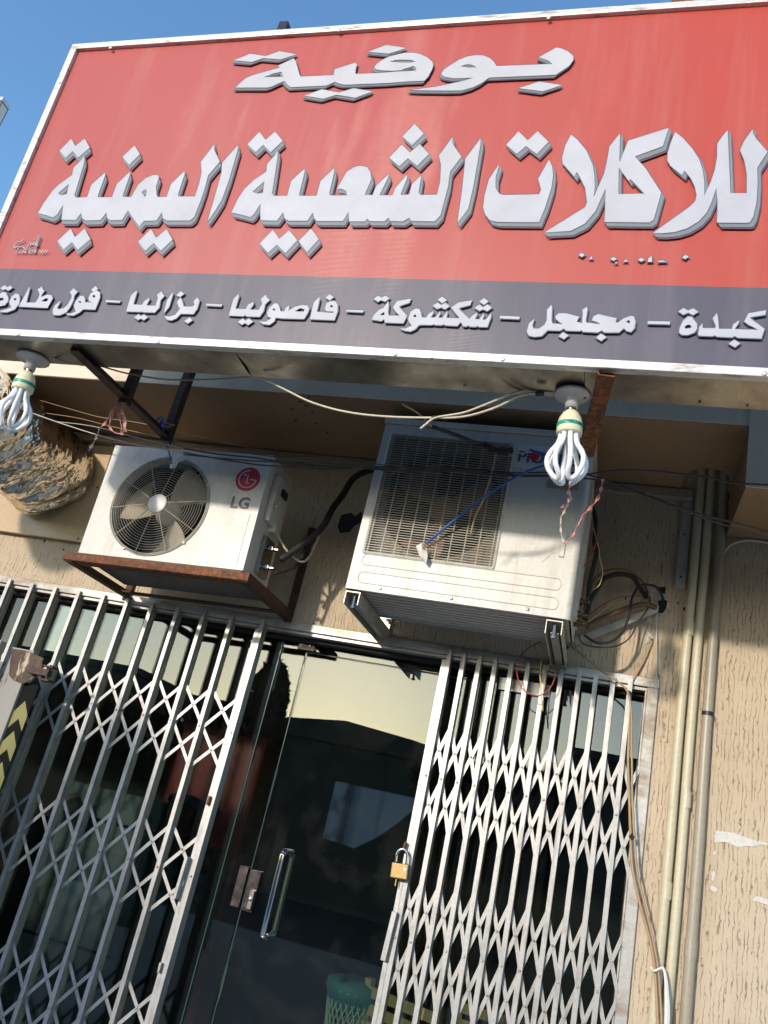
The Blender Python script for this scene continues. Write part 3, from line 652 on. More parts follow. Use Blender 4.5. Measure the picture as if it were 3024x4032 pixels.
# ---- lettering traced as flat print on the sign face
def tr(o, s, pts): return [(o[0]+x*s, o[1]+y*s) for x, y in pts]
A = ((880,150), .434); B = ((1560,150), .4461); L = ((0,450), .6028); MM = ((850,450), .6631); R = ((1850,450), .7077); R2 = ((2500,480), .31585)
def T(c, pts): return tr(c[0], c[1], pts)
big = []   # (name, outer, holes)
big.append(('letter_dots', T(A, [(92,203),(240,138),(385,160),(508,115),(668,146),(518,195),(358,183),(258,218)]), []))
big.append(('letters', T(A, [(105,450),(160,395),(200,362),(235,345),(330,315),(510,265),(498,245),(635,182),(655,205),(672,260),(692,335),(705,347),(1000,332),(1010,278),(1195,220),(1213,235),(1200,290),(1197,322),(1440,312)])
    + T(B, [(0,293),(100,288),(178,283),(165,255),(150,248),(110,262),(60,276)]) + T(A, [(1620,292),(1540,298),(1440,295),(1380,285),(1365,265),(1385,235),(1430,200),(1500,165),(1600,140)])
    + T(B, [(80,126),(160,126),(220,140),(280,170),(320,205),(330,240),(318,275),(300,310),(285,340),(250,378),(100,384)])
    + T(A, [(1500,408),(1100,425),(1050,415),(1010,398),(935,432),(610,447),(580,425),(550,390),(500,412),(440,440),(400,450)]),
    [T(A, [(370,352),(450,322),(525,306),(540,348)]), T(A, [(1510,212),(1560,200),(1610,196),(1700,200),(1740,212),(1700,218),(1600,218)])]))
big.append(('letter_dots', T(A, [(1310,125),(1478,58),(1661,88),(1500,143)]), []))
big.append(('letters', T(B, [(105,455),(200,445),(350,425),(500,395),(600,372),(680,348),(600,355),(500,356),(430,345),(402,330),(398,305),(420,275),(470,240),(550,190),(630,158),(700,148),(770,149),(830,175),(865,208),(885,243),(1375,225),(1340,200),(1255,168),(1410,80),(1460,88),(1520,115),(1565,155),(1567,190),(1530,245),(1410,325),(820,350),(760,395),(680,435),(580,463),(450,465),(200,462)]),
    [T(B, [(570,247),(625,232),(660,235),(708,256),(650,258)])]))
big.append(('letter_dots', T(B, [(1078,443),(1260,380),(1470,413),(1295,472)]), []))
big.append(('letter_dots', T(A, [(730,523),(890,462),(1050,490),(1180,452),(1358,482),(1195,543),(1025,515),(905,552)]), []))
big.append(('letter_dots', T(L, [(387,238),(465,158),(492,205),(553,156),(587,217),(510,285),(475,242),(427,287)]), []))
big.append(('letter_dots', T(L, [(798,277),(878,202),(915,260),(843,332)]), []))
big.append(('letters', T(L, [(245,645),(290,570),(340,500),(380,460),(470,395),(478,350),(530,295),(553,270),(552,310),(530,385),(487,530),(497,542),(568,540),(595,460),(685,378),(688,400),(640,530),(640,540),(730,540),(762,455),(848,372),(850,395),(805,525),(805,538),(855,538),(900,460),(950,415),(1000,395),(1030,393),(1040,412),(1020,470),(1025,530),(1030,538),(1087,538),(1115,455),(1205,368),(1208,390),(1165,520),(1165,535),(1272,535),(1300,450),(1315,380),(1310,310),(1400,192),(1402,235),(1438,308),(1360,400),(1340,480),(1310,570),(1270,670),(1240,695),(1090,695),(1062,680),(1057,642),(1022,695),(940,697),(910,735),(875,690),(835,628),(798,692),(720,693),(700,680),(695,642),(657,692),(560,695),(535,680),(530,645),(495,692),(400,690),(405,650),(413,592),(375,655),(345,675),(300,660)]),
    [T(L, [(380,517),(450,455),(435,520),(400,528)]), T(L, [(925,508),(950,490),(957,505),(948,540)])]))
big.append(('letters', T(L, [(1352,705),(1400,540),(1445,380),(1450,315),(1555,198),(1555,230),(1500,420),(1450,560),(1400,640)]), []))
big.append(('letter_dots', T(L, [(373,828),(460,745),(490,800),(552,745),(592,815),(507,888),(470,835),(415,885)]), []))
big.append(('letter_dots', T(L, [(900,832),(985,747),(1020,805),(1088,748),(1128,818),(1050,893),(1003,842),(948,893)]), []))
big.append(('letter_dots', T(MM, [(185,178),(258,103),(295,150),(352,101),(398,157),(325,227),(280,182),(235,227)]), []))
big.append(('letters', T(MM, [(90,583),(130,500),(170,440),(230,385),(298,340),(303,295),(350,240),(368,212),(368,250),(335,470),(345,482),(422,482),(445,395),(528,318),(528,345),(497,470),(497,482),(597,482),(620,395),(702,316),(704,345),(675,465),(678,480),(780,480),(770,455),(745,443),(717,443),(775,340),(820,312),(860,303),(900,312),(920,345),(925,385),(885,478),(930,478),(950,425),(1027,350),(1025,375),(975,475),(975,479),(1048,479),(1065,435),(1138,352),(1135,385),(1100,470),(1100,477),(1148,475),(1162,415),(1220,357),(1218,385),(1205,465),(1215,477),(1312,475),(1330,400),(1335,300),(1322,245),(1405,132),(1408,175),(1460,252),(1392,340),(1380,430),(1335,600),(1300,637),(1160,635),(1148,615),(1110,637),(1035,635),(1025,615),(1000,637),(910,635),(900,620),(885,637),(790,637),(787,580),(755,635),(600,635),(583,620),(577,583),(543,633),(430,633),(408,620),(400,583),(362,633),(265,630),(262,590),(265,532),(225,595),(205,612),(160,600)]),
    [T(MM, [(218,460),(288,398),(278,465),(250,470)])]))
big.append(('letter_dots', T(MM, [(1105,132),(1180,55),(1237,115),(1165,185)]), []))
big.append(('letter_dots', T(MM, [(1027,258),(1103,178),(1153,225),(1210,175),(1267,235),(1195,308),(1140,262),(1088,310)]), []))
big.append(('letters', T(MM, [(1432,648),(1460,450),(1480,262),(1573,138),(1573,180),(1530,430),(1500,560)]), []))
big.append(('letter_dots', T(MM, [(258,767),(337,684),(377,738),(435,686),(485,748),(413,826),(362,775),(310,824)]), []))
big.append(('letter_dots', T(MM, [(489,752),(565,677),(613,742),(540,820)]), []))
big.append(('letter_dots', T(R, [(200,170),(270,93),(323,143),(377,92),(440,152),(372,223),(312,178),(260,222)]), []))
big.append(('letters', T(R, [(72,520),(80,450),(105,360),(155,285),(165,283),(145,350),(145,410),(165,440),(185,447),(385,443),(395,420),(378,358),(440,250),(460,290),(465,340),(455,410),(420,520),(385,602),(150,600),(110,590),(85,560)]), []))
big.append(('letters', T(R, [(410,658),(640,515),(650,490),(640,410),(600,330),(595,322),(580,348),(515,275),(512,240),(530,170),(563,112),(600,140),(650,200),(685,280),(695,340),(697,400),(690,455),(745,330),(765,240),(775,178),(838,103),(833,262),(880,145),(1107,73),(1075,178),(920,235),(980,300),(1067,435),(1025,585),(1000,603),(748,600),(752,500),(755,417),(700,540),(640,610),(560,650)]),
    [T(R, [(830,298),(885,375),(893,362),(970,440),(828,442)])]))
big.append(('letters', T(R2, [(215,1385),(690,1045),(750,980),(765,910),(740,800),(690,700),(613,608),(590,668),(550,640),(440,550),(400,480),(405,380),(440,260),(500,120),(600,195),(720,330),(800,450),(850,600),(870,750),(863,915),(940,750),(990,600),(1020,430),(1022,270),(1090,170),(1160,98),(1170,300),(1195,885),(1390,885),(1390,650),(1360,480),(1305,352),(1360,230),(1470,80),(1475,140),(1520,210),(1660,370),(1530,570),(1535,780),(1520,1000),(1480,1180),(1440,1250),(1400,1262),(1030,1258),(1018,1245),(1025,1100),(1025,970),(1015,830),(960,1000),(900,1130),(800,1240),(650,1330),(500,1375),(350,1390)]), []))
def lay(outer, holes, dx, dy, off): return [ats(x+dx, y+dy, off) for x, y in outer], [[ats(x+dx, y+dy, off) for x, y in h] for h in holes]
def ribbon(mb, pts, w_, closed=True):
    n_ = len(pts); vs = []; fs = []
    for i in range(n_):
        d = (pts[(i+1) % n_]-pts[i-1]); d.normalize(); sd = d.cross(Vector((0,1,0))).normalized()*w_/2
        vs += [pts[i]-sd, pts[i]+sd]
    for i in range(n_):
        j = (i+1) % n_; fs.append((2*i, 2*j, 2*j+1, 2*i+1))
    mb.add(vs, fs)
def isword1(o): return max(y for _, y in o) < 400
for nm, o, hs in big:
    top = isword1(o)
    cx = sum(x for x, _ in o)/len(o)
    dx, dy = (-4.5, 8.5) if top else (3+9.5*cx/3024, 15.5)
    root = MB(); a, b2 = lay(o, hs, 0, 0, .0046); root.poly(a, b2)
    ro = PS(root, nm, M['letter'])
    sh = MB(); K = 5
    for k in range(1, K+1):
        f_ = k/K; a, b2 = lay(o, hs, dx*f_, dy*f_, .0040-.0003*k); sh.poly(a, b2)
    sh.v = [gi_s @ v for v in sh.v]; sh.build('letter_side', M['lettershade'], ro)
    ln = MB(); a, b2 = lay(o, hs, 0, 0, .0050); ribbon(ln, a, .0022)
    for h in b2: ribbon(ln, h, .0020)
    a, b2 = lay(o, [], dx, dy, .0022); ribbon(ln, a, .0032)
    ln.v = [gi_s @ v for v in ln.v]; ln.build('letter_outline', M['letterline'], ro)
    sd_ = MB()
    for (ex, ey, of) in (((-3, 5, .0012) if top else (4, 8, .0012)),):
        a, b2 = lay(o, hs, dx+ex, dy+ey, of); sd_.poly(a, b2)
    sd_.v = [gi_s @ v for v in sd_.v]; sd_.build('letter_drop_shade', M['lettershadow'], ro)
a_ = ((0,1100), .4822); b_ = ((700,1100), .4822); c_ = ((1400,1100), .4822); d_ = ((2100,1100), .557); e_ = ((2200,980), .3617)
small = [
 (a_, [(2,72),(38,48),(60,65),(83,50),(103,70),(70,92),(45,78),(28,88)], []),
 (a_, [(-40,140),(20,105),(45,105),(68,150),(65,180),(40,210),(-40,225)], [[(-20,152),(25,150),(30,170),(-20,180)]]),
 (a_, [(0,258),(60,240),(95,228),(80,205),(78,180),(95,140),(130,115),(155,125),(163,155),(155,200),(120,245),(60,268),(0,266)], [[(108,160),(125,152),(135,158),(125,175)]]),
 (a_, [(155,220),(240,60),(243,75),(215,190),(290,190),(315,150),(325,120),(308,82),(340,58),(345,75),(363,95),(340,125),(335,145),(385,125),(420,130),(430,155),(388,233),(160,222)], [[(335,180),(370,155),(395,155),(385,180)]]),
 (a_, [(432,285),(430,250),(450,210),(495,175),(485,200),(465,235),(480,245),(520,235),(550,210),(585,150),(585,125),(570,105),(603,70),(610,85),(635,100),(605,135),(600,170),(570,230),(540,270),(490,292),(450,292)], []),
 (a_, [(537,280),(580,278),(620,262),(610,240),(605,210),(620,175),(655,135),(680,135),(695,160),(693,188),(758,188),(730,180),(722,155),(740,115),(790,90),(815,110),(815,150),(800,190),(778,247),(680,243),(650,270),(600,295),(560,292)], [[(640,180),(655,175),(665,190),(650,192)], [(752,135),(770,125),(780,140),(765,150)]]),
 (a_, [(745,85),(780,55),(800,78),(765,103)], []), (a_, [(865,168),(983,175),(980,190),(863,184)], []),
 (a_, [(1505,340),(1548,310),(1570,335),(1535,360)], []), (a_, [(1440,130),(1475,97),(1505,118),(1470,143)], []),
 (a_, [(1340,298),(1380,305),(1430,290),(1470,240),(1455,215),(1445,185),(1475,148),(1487,178),(1495,205),(1500,222),(1570,223),(1590,205),(1580,180),(1610,148),(1628,175),(1610,240),(1580,283),(1478,280),(1440,318),(1400,335),(1365,328)], []),
 (a_, [(1337,278),(1365,170),(1410,105),(1412,120),(1380,225)], []),
 (a_, [(1030,262),(1070,130),(1115,90),(1118,105),(1088,205),(1160,208),(1175,180),(1218,150),(1220,165),(1195,213),(1270,215),(1290,150),(1283,125),(1318,98),(1325,115),(1343,135),(1310,170),(1300,230),(1265,270),(1175,268),(1160,262),(1150,265)], []),
 (a_, [(1095,310),(1130,285),(1150,300),(1175,287),(1208,310),(1175,333),(1150,318),(1130,332)], []),
 (b_, [(232,198),(362,204),(358,221),(230,214)], []),
 (b_, [(417,295),(455,160),(497,118),(500,140),(470,240),(555,243),(575,205),(618,185),(618,205),(590,248),(660,248),(690,200),(680,160),(718,125),(725,145),(750,168),(712,205),(700,260),(670,305),(565,302),(550,290),(540,300)], []),
 (b_, [(490,347),(530,320),(552,338),(580,320),(614,345),(575,372),(550,355),(525,370)], []),
 (b_, [(662,345),(720,345),(765,318),(735,300),(730,270),(750,230),(790,195),(815,198),(830,225),(838,260),(870,262),(880,235),(908,212),(910,235),(900,258),(960,222),(1020,208),(1060,215),(1073,240),(1060,275),(1032,323),(850,318),(800,312),(790,340),(750,370),(700,365)], [[(772,243),(785,235),(800,250),(785,255)], [(955,260),(1000,235),(1035,245),(1028,265)]]),
 (b_, [(1080,325),(1110,190),(1155,143),(1158,165),(1135,265),(1200,270),(1270,275),(1275,262),(1215,260),(1200,240),(1215,195),(1250,178),(1285,178),(1305,205),(1305,260),(1280,333)], [[(1238,220),(1255,208),(1270,220),(1255,228)]]),
 (b_, [(1205,148),(1240,122),(1275,145),(1240,172)], []), (b_, [(1378,248),(1517,253),(1513,270),(1372,263)], []),
 (c_, [(147,160),(185,132),(210,150),(245,133),(278,155),(240,182),(212,168),(183,183)], []),
 (c_, [(130,328),(150,290),(190,250),(232,230),(240,215),(270,180),(270,210),(265,270),(270,295),(360,297),(330,265),(305,228),(340,178),(455,157),(440,190),(365,215),(355,225),(420,298),(390,358),(240,352),(235,325),(210,340)], [[(195,290),(235,265),(235,292)]]),
 (c_, [(360,402),(410,400),(460,378),(435,345),(430,320),(450,265),(490,238),(520,240),(535,275),(540,310),(575,312),(600,280),(635,258),(635,275),(615,312),(650,312),(690,262),(692,280),(675,313),(710,313),(750,258),(750,280),(742,315),(850,318),(820,280),(780,230),(840,190),(952,170),(935,210),(850,232),(843,240),(930,323),(950,300),(992,270),(992,290),(975,325),(1010,327),(1045,280),(1048,300),(1035,330),(1065,328),(1108,275),(1105,310),(1075,390),(1010,388),(995,378),(985,387),(935,385),(920,375),(905,385),(880,382),(860,348),(830,380),(735,375),(720,365),(705,374),(650,372),(640,365),(620,372),(545,370),(515,375),(490,405),(450,425),(400,418)], [[(470,300),(485,285),(498,300),(485,310)]]),
 (c_, [(670,165),(708,142),(745,170),(708,195)], []), (c_, [(630,215),(670,190),(700,210),(735,193),(770,218),(730,245),(700,228),(668,242)], []),
 (c_, [(1010,182),(1048,153),(1087,180),(1048,208)], []), (c_, [(970,232),(1012,205),(1042,228),(1078,205),(1113,232),(1075,260),(1042,243),(1012,258)], []),
 (c_, [(1180,298),(1340,305),(1338,325),(1178,318)], []),
 (d_, [(8,280),(-8,325),(0,348),(40,348),(80,320),(95,290),(98,215),(128,180),(132,200),(128,290),(135,312),(210,318),(190,305),(160,280),(155,260),(180,240),(230,240),(325,265),(305,300),(345,310),(350,240),(347,215),(380,193),(382,215),(370,290),(372,305),(475,318),(450,300),(415,290),(425,262),(460,245),(500,255),(590,275),(580,305),(600,305),(640,275),(690,258),(712,262),(722,300),(715,345),(690,372),(660,365),(640,345),(605,375),(500,375),(485,360),(455,375),(350,370),(342,358),(330,365),(232,362),(215,347),(190,362),(100,360),(60,400),(10,406),(-30,398),(-46,370),(-30,310)], [[(655,300),(680,285),(683,312)]]),
 (d_, [(178,402),(210,373),(250,397),(215,422)], []), (d_, [(442,412),(478,384),(517,408),(480,435)], []), (d_, [(808,295),(967,298),(966,318),(808,314)], []),
 (d_, [(1025,228),(1060,202),(1095,220),(1130,205),(1168,230),(1128,252),(1095,235),(1060,250)], []),
 (d_, [(1030,375),(1035,340),(1060,290),(1095,262),(1120,265),(1155,310),(1158,345),(1140,375),(1090,393),(1050,392)], [[(1068,335),(1095,318),(1118,330),(1112,345),(1075,348)]]),
 (d_, [(1165,385),(1175,335),(1195,312),(1197,345),(1285,345),(1290,330),(1268,275),(1298,238),(1305,270),(1312,350),(1405,350),(1412,320),(1455,288),(1450,310),(1425,352),(1590,357),(1530,325),(1490,298),(1520,240),(1645,218),(1640,250),(1545,265),(1530,272),(1635,350),(1612,418),(1445,412),(1425,400),(1405,410),(1300,405),(1280,395),(1270,402),(1170,398)], []),
 (d_, [(1380,455),(1420,427),(1463,452),(1425,480)], []),
 (e_, [(215,65),(250,43),(285,65),(252,88)], []), (e_, [(562,108),(597,88),(633,108),(597,130)], []), (e_, [(862,118),(898,97),(935,118),(898,138)], []),
 (e_, [(1345,92),(1380,65),(1415,85),(1375,110)], []), (e_, [(968,142),(978,100),(1012,80),(1015,142)], []), (e_, [(330,110),(360,78),(368,114)], []),
 (e_, [(700,140),(733,112),(752,138)], []), (e_, [(1075,142),(1095,130),(1120,126),(1155,132),(1180,141)], []), (e_, [(605,157),(628,142),(640,155)], []),
]
for cc_, o, hs in small:
    o = T(cc_, o); hs = [T(cc_, h) for h in hs]
    mb = MB(); a, b2 = lay(o, hs, 0, 0, .0030); mb.poly(a, b2); ro = PS(mb, 'small_letters', M['letter'])
    ln = MB(); a, b2 = lay(o, [], 0, 0, .0022); ribbon(ln, a, .0075); ln.v = [gi_s @ v for v in ln.v]; ln.build('letter_outline', M['letterline'], ro)
# maker's signature and number
sc_ = ((0,880), .1808)
sigs = [[(520,352),(470,390),(400,405),(340,450),(310,510),(340,530),(400,505),(440,500)],[(440,515),(400,560),(360,630),(335,635)],[(440,515),(500,510),(550,560),(640,560),(740,520),(830,480)],[(590,540),(640,440),(680,440),(665,500)],
        [(835,480),(760,470),(710,450),(760,425),(800,470)],[(850,245),(800,400),(790,480)],[(878,285),(820,430),(735,640)],[(605,395),(602,410)],[(752,345),(750,365)]]
b = MB()
for s_ in sigs: b.tube(crom([ats(x, y, .004) for x, y in T(sc_, s_)], 4), .0024, 5)
PS(b, 'signature', M['letter'])
def text_mesh(body, size, mat, par, origin, xdir, zdir, name, bold=0, shear=0):
    cu = bpy.data.curves.new(name, 'FONT'); cu.body = body; cu.size = size; cu.offset = bold; cu.shear = shear; cu.extrude = .0004; cu.resolution_u = 3
    tmp = bpy.data.objects.new('tmp', cu); C.objects.link(tmp); bpy.context.view_layer.update()
    me = bpy.data.meshes.new_from_object(tmp.evaluated_get(bpy.context.evaluated_depsgraph_get())); bpy.data.objects.remove(tmp)
    me.materials.clear(); me.materials.append(mat)
    ob = bpy.data.objects.new(name, me); C.objects.link(ob); ob.parent = par
    xd = Vector(xdir).normalized(); zd = Vector(zdir).normalized(); yd = xd.cross(zd)
    mm = Matrix.Identity(4)
    for i in range(3): mm[i][0] = xd[i]; mm[i][1] = zd[i]; mm[i][2] = -yd[i]; mm[i][3] = origin[i]
    ob.matrix_local = mm; return ob
o0 = ats(72, 996, .004); text_mesh('056 834 1931', .024, M['letter'], sg, o0-sg.location, (1,0,0), (0,-.055,1), 'number', shear=.2)
# posts above the sign and neighbouring sign corner
t = thing('steel_tube', 'short black square tube sticking up behind the top edge of the sign', 'tube', (-1.72, 2.25, 4.3))
a = at(1135, 130, 2.2); MB().box(-.02, .02, -.02, .02, -.2, .0).build('tube', M['blackmetal'], t); MB().box(-.015, .015, -.015, .015, .0, .002).build('opening', M['inner'], t)
t.location = at(1124, 100, 2.2)
t = thing('rusty_tube', 'short rusty tube end above the sign near the right corner', 'tube', (0,0,0)); MB().box(-.04, .04, -.015, .015, -.2, 0).build('tube', M['rust'], t); MB().box(-.034,.034,-.01,.01,0,.002).build('opening', M['inner'], t); t.location = at(2690, 2, 2.15)
t = thing('neighbour_sign', 'corner of a pale grey box sign beyond the left end of the red sign', 'sign', (0,0,0))
c0 = at(14, 384, 3.1)
t.location = c0
MB().box(-1.4, 0, 0, .07, -1.3, -.03).build('box', M['tin'], t); MB().box(-1.4, .004, -.006, .07, -.03, .0).build('edge_trim', M['trim'], t); MB().box(.0005, .003, .01, .06, -1.3, -.04).build('side_sheet', M['plaster'], t)
# ------------------------------------------------------------------ sign irons
def iron(name, label, mat, pts_pairs, group=None):
    root = thing(name, label, 'iron bracket', pts_pairs[0][0], group=group)
    for a, b2, nm, w_ in pts_pairs:
        a = Vector(a)-root.location; b2 = Vector(b2)-root.location
        d = (b2-a).normalized(); up = Vector((0,0,1)) if abs(d.z) < .9 else Vector((0,1,0)); sd = d.cross(up).normalized(); u2 = sd.cross(d)
        m_ = MB(); m_.bar(a, b2, w_, .004, u2); m_.bar(a+sd*(-w_/2+.002)+u2*w_/2, b2+sd*(-w_/2+.002)+u2*w_/2, .004, w_, u2); m_.build(nm, mat, root)
    return root
iron('angle_iron', 'dark iron angle running back from under the left part of the sign to a hanger', M['rustdark'],
     [((-2.02,2.17,2.938),(-1.975,2.83,2.938),'angle',.042), ((-2.0,2.49,2.92),(-2.0,2.49,3.30),'hanger',.034), ((-1.975,2.80,2.92),(-1.975,2.80,3.35),'hanger',.036)])
iron('angle_iron', 'rusty reddish iron angle beside the right lamp under the sign', M['rust'],
     [((-.135,2.13,2.938),(-.200,2.66,2.945),'angle',.050)])
bo = MB(); bo.lathe([(.012,0),(.012,.006),(.006,.012)], at(2310,1733,2.6), (0,0,-1), 8); tag(bo.build('bolt', M['steel']), 'steel bolt at the rear end of the rusty iron by the right lamp', 'bolt')
# ------------------------------------------------------------------ lamps
def lamp(u, v, label, tilt, r=.056, rz=0):
    c = atz(u, v, SGB); t = thing('lotus_lamp', label, 'lamp', (c.x, c.y, SGB-.0), (*tilt, rz), group='white lotus tube lamps under the sign')
    pl_ = MB().lathe([(r,-.002),(r,-.009),(r*.93,-.013),(.026,-.018),(.021,-.026),(.0205,-.055),(.0,-.055)], n=28).build('ceiling_plate', M['ceramic'], t, smooth=True)
    MB().box(r*.45, r*.75, -.004, .004, -.0165, -.013).build('slot', M['inner'], pl_)
    MB().lathe([(.014,-.055),(.014,-.066)], n=16).build('screw_cap', M['steel'], t)
    bl = MB().lathe([(.016,-.064),(.024,-.072),(.034,-.090),(.039,-.112),(.0395,-.142),(.036,-.146),(.0,-.146)], n=28).build('ballast', M['ballast'], t, smooth=True)
    MB().lathe([(.0397,-.112),(.0400,-.113),(.0402,-.124),(.0398,-.125)], n=28).build('green_band', M['green'], bl, smooth=True)
    for k in range(3):
        a = math.radians(-100+k*52); m_ = MB()
        for j in range(5):
            a1 = a+j*.09; a2 = a1+.08
            m_.add([(math.cos(x)*.0405, math.sin(x)*.0405, z) for x, z in ((a1,-.1165),(a2,-.1165),(a2,-.1205),(a1,-.1205))], [(0,1,2,3)])
        m_.build('print', M['black'], bl)
    def prof(s): # s 0..1 down the leg
        return [(.025,-.140),(.026,-.162),(.034,-.186),(.051,-.212),(.059,-.238),(.054,-.266),(.036,-.290)]
    for k in range(4):
        a = 2*math.pi*k/4+.62; d = .40; pts = []
        for rr, zz in prof(0): pts.append((rr*math.cos(a-d), rr*math.sin(a-d), zz))
        pts.append((.025*math.cos(a), .025*math.sin(a), -.300))
        for rr, zz in reversed(prof(0)): pts.append((rr*math.cos(a+d), rr*math.sin(a+d), zz))
        m_ = MB(); m_.tube(crom(pts, 4), .0080, 10); m_.build('glass_tube', M['tubeglass'], t, smooth=True)
    return t
lamp(2255, 1548, 'white lotus tube lamp on the sign underside beside the rusty iron, right lamp', (math.radians(2), math.radians(-3)))
lamp(132, 1408, 'white lotus tube lamp hanging at the left end over the foil duct, left lamp', (math.radians(-3), math.radians(-2)), .062, 2.0)
# ------------------------------------------------------------------ left AC unit
def ac_rear(t): pass
lg = thing('outdoor_ac_unit', 'white outdoor air conditioner with round fan guard on a rusty frame above the left gate', 'air conditioner', (-1.925, 2.98, 2.437), (0, math.radians(-1.8), 0))
LGI = (Matrix.Translation(lg.location) @ lg.rotation_euler.to_matrix().to_4x4()).inverted()
def LG(u, v, off=0): return LGI @ at(u, v, 2.98-off)
W2, HH, DP = .398, .535, .27
FC = LGI @ Vector((-2.008, 2.98, 2.690)); FR = .236
# front panel with a round opening
b = MB(); nseg = 48; vs = []; fs = []
ring = [(FC.x+FR*math.cos(2*math.pi*i/nseg), FC.z+FR*math.sin(2*math.pi*i/nseg)) for i in range(nseg)]
outer = [(-W2, 0), (W2, 0), (W2, HH), (-W2, HH)]
b.poly([(x, 0, z) for x, z in outer], [[(x, 0, z) for x, z in ring]])
b.add([(x, 0, z) for x, z in ring]+[(x*1, .05, z) for x, z in ring], [(i, (i+1) % nseg, (i+1) % nseg+nseg, i+nseg) for i in range(nseg)])
b.build('front_panel', M['acwhite'], lg)
cb = MB(); cb.add([(-W2,0,0),(W2,0,0),(W2,0,HH),(-W2,0,HH),(-W2,DP,0),(W2,DP,0),(W2,DP,HH),(-W2,DP,HH)], [(0,4,5,1),(1,5,6,2),(2,6,7,3),(3,7,4,0),(4,7,6,5)])
cb.build('cabinet', M['acside'], lg)
MB().box(-W2+.01, W2-.01, .20, .21, .01, HH-.01).build('inner_back', M['inner'], lg)
MB().box(-W2+.004, W2-.004, .004, DP+.13, -.008, -.001).build('base_tray', paint('tray_dirty', (.12,.105,.09), .7, dirt=(.05,.04,.03), dirt_amt=.7), lg)
b = MB(); 
for rr in (FR, FR-.007): b.tube([(FC.x+rr*math.cos(2*math.pi*i/64), -.003, FC.z+rr*math.sin(2*math.pi*i/64)) for i in range(64)], .003, 6, closed=True)
gd = b.build('fan_guard', M['grille'], lg, smooth=True)
rr = .055; k = 0
while rr < FR-.012:
    m_ = MB(); m_.tube([(FC.x+rr*math.cos(2*math.pi*i/56), -.010-.010*(1-(rr/FR)**2), FC.z+rr*math.sin(2*math.pi*i/56)) for i in range(56)], .0011, 5, closed=True); m_.build('guard_ring', M['grille'], gd, smooth=True); rr += .0113
for k in range(10):
    a = 2*math.pi*k/10+.15; m_ = MB(); m_.tube([(FC.x+r_*math.cos(a), -.0115-.011*(1-(r_/FR)**2), FC.z+r_*math.sin(a)) for r_ in (.045,.1,.16,FR-.004)], .0018, 5); m_.build('guard_spoke', M['grille'], gd)
MB().lathe([(.046,0),(.046,.008),(.040,.011),(.0,.0112)], (FC.x, -.014, FC.z), (0,-1,0), 28).build('guard_cap', M['acwhite'], gd, smooth=True)
for k in range(5):
    a = 2*math.pi*k/5+.5; MB().box(FC.x+(FR+.002)*math.cos(a)-.006, FC.x+(FR+.002)*math.cos(a)+.006, -.009, -.001, FC.z+(FR+.002)*math.sin(a)-.005, FC.z+(FR+.002)*math.sin(a)+.005).build('clip', M['acwhite'], gd, bevel=.001)
def fan(par, cx, cz, y, R_, mat, a0=0):
    f_ = MB(); f_.lathe([(.055,.03),(.06,0),(.05,-.02),(.0,-.022)], (cx, y, cz), (0,1,0), 24); hub = f_.build('fan_hub', mat, par, smooth=True)
    for k in range(3):
        vs = []; fs = []; NA, NR = 8, 5
        for i in range(NR+1):
            r_ = .05+(R_-.05)*i/NR; span = math.radians(42+24*i/NR)
            for j in range(NA+1):
                a = a0+2*math.pi*k/3-span*.35*i/NR + span*(j/NA-.5)
                vs.append((cx+r_*math.cos(a), y-.03*(j/NA-.5)*(1+i/NR)*1.2, cz+r_*math.sin(a)))
        for i in range(NR):
            for j in range(NA): fs.append((i*(NA+1)+j, i*(NA+1)+j+1, (i+1)*(NA+1)+j+1, (i+1)*(NA+1)+j))
        m_ = MB(); m_.add(vs, fs); o = m_.build('fan_blade', mat, hub, smooth=True); so2 = o.modifiers.new('t', 'SOLIDIFY'); so2.thickness = .003
fan(lg, FC.x, FC.z, .08, FR-.02, M['blade'], 1.15)
# logo and lettering
lc = (LG(964, 1883)+LG(964, 1883))/2; lc = LG(976, 1887); lr = .057
lgm = flat('logo_red', (.40,.015,.05), .4)
disc = MB(); disc.lathe([(lr,0),(lr,.0008)], (lc.x, -.0005, lc.z), (0,-1,0), 40); lo = disc.build('logo', lgm, lg)
b = MB(); arc = [(lc.x+.041*math.cos(a), -.0018, lc.z+.041*math.sin(a)) for a in [math.radians(85+i*9) for i in range(31)]]
b.tube(arc, .0028, 5); b.tube([arc[-1], (lc.x+.012, -.0018, lc.z)], .0028, 5)
b.tube([(lc.x-.002,-.0018,lc.z+.022),(lc.x-.002,-.0018,lc.z-.019),(lc.x+.010,-.0018,lc.z-.019)], .0028, 5)
b.lathe([(.0065,0),(.0065,.0008)], (lc.x-.017,-.0018,lc.z+.018), (0,-1,0), 14)
b.build('logo_mark', M['letter'], lo)
p0 = LG(903, 1998); text_mesh('LG', .074, flat('print_grey', (.11,.11,.12), .5), lg, (p0.x, -.001, p0.z), (1,0,0), (0,0,1), 'brand_lettering', bold=.0022)
b = MB(); b.tube([(W2-.035,-.001,.02),(W2-.035,-.001,.25)], .0018, 5); b.build('panel_seam', M['acside'], lg)
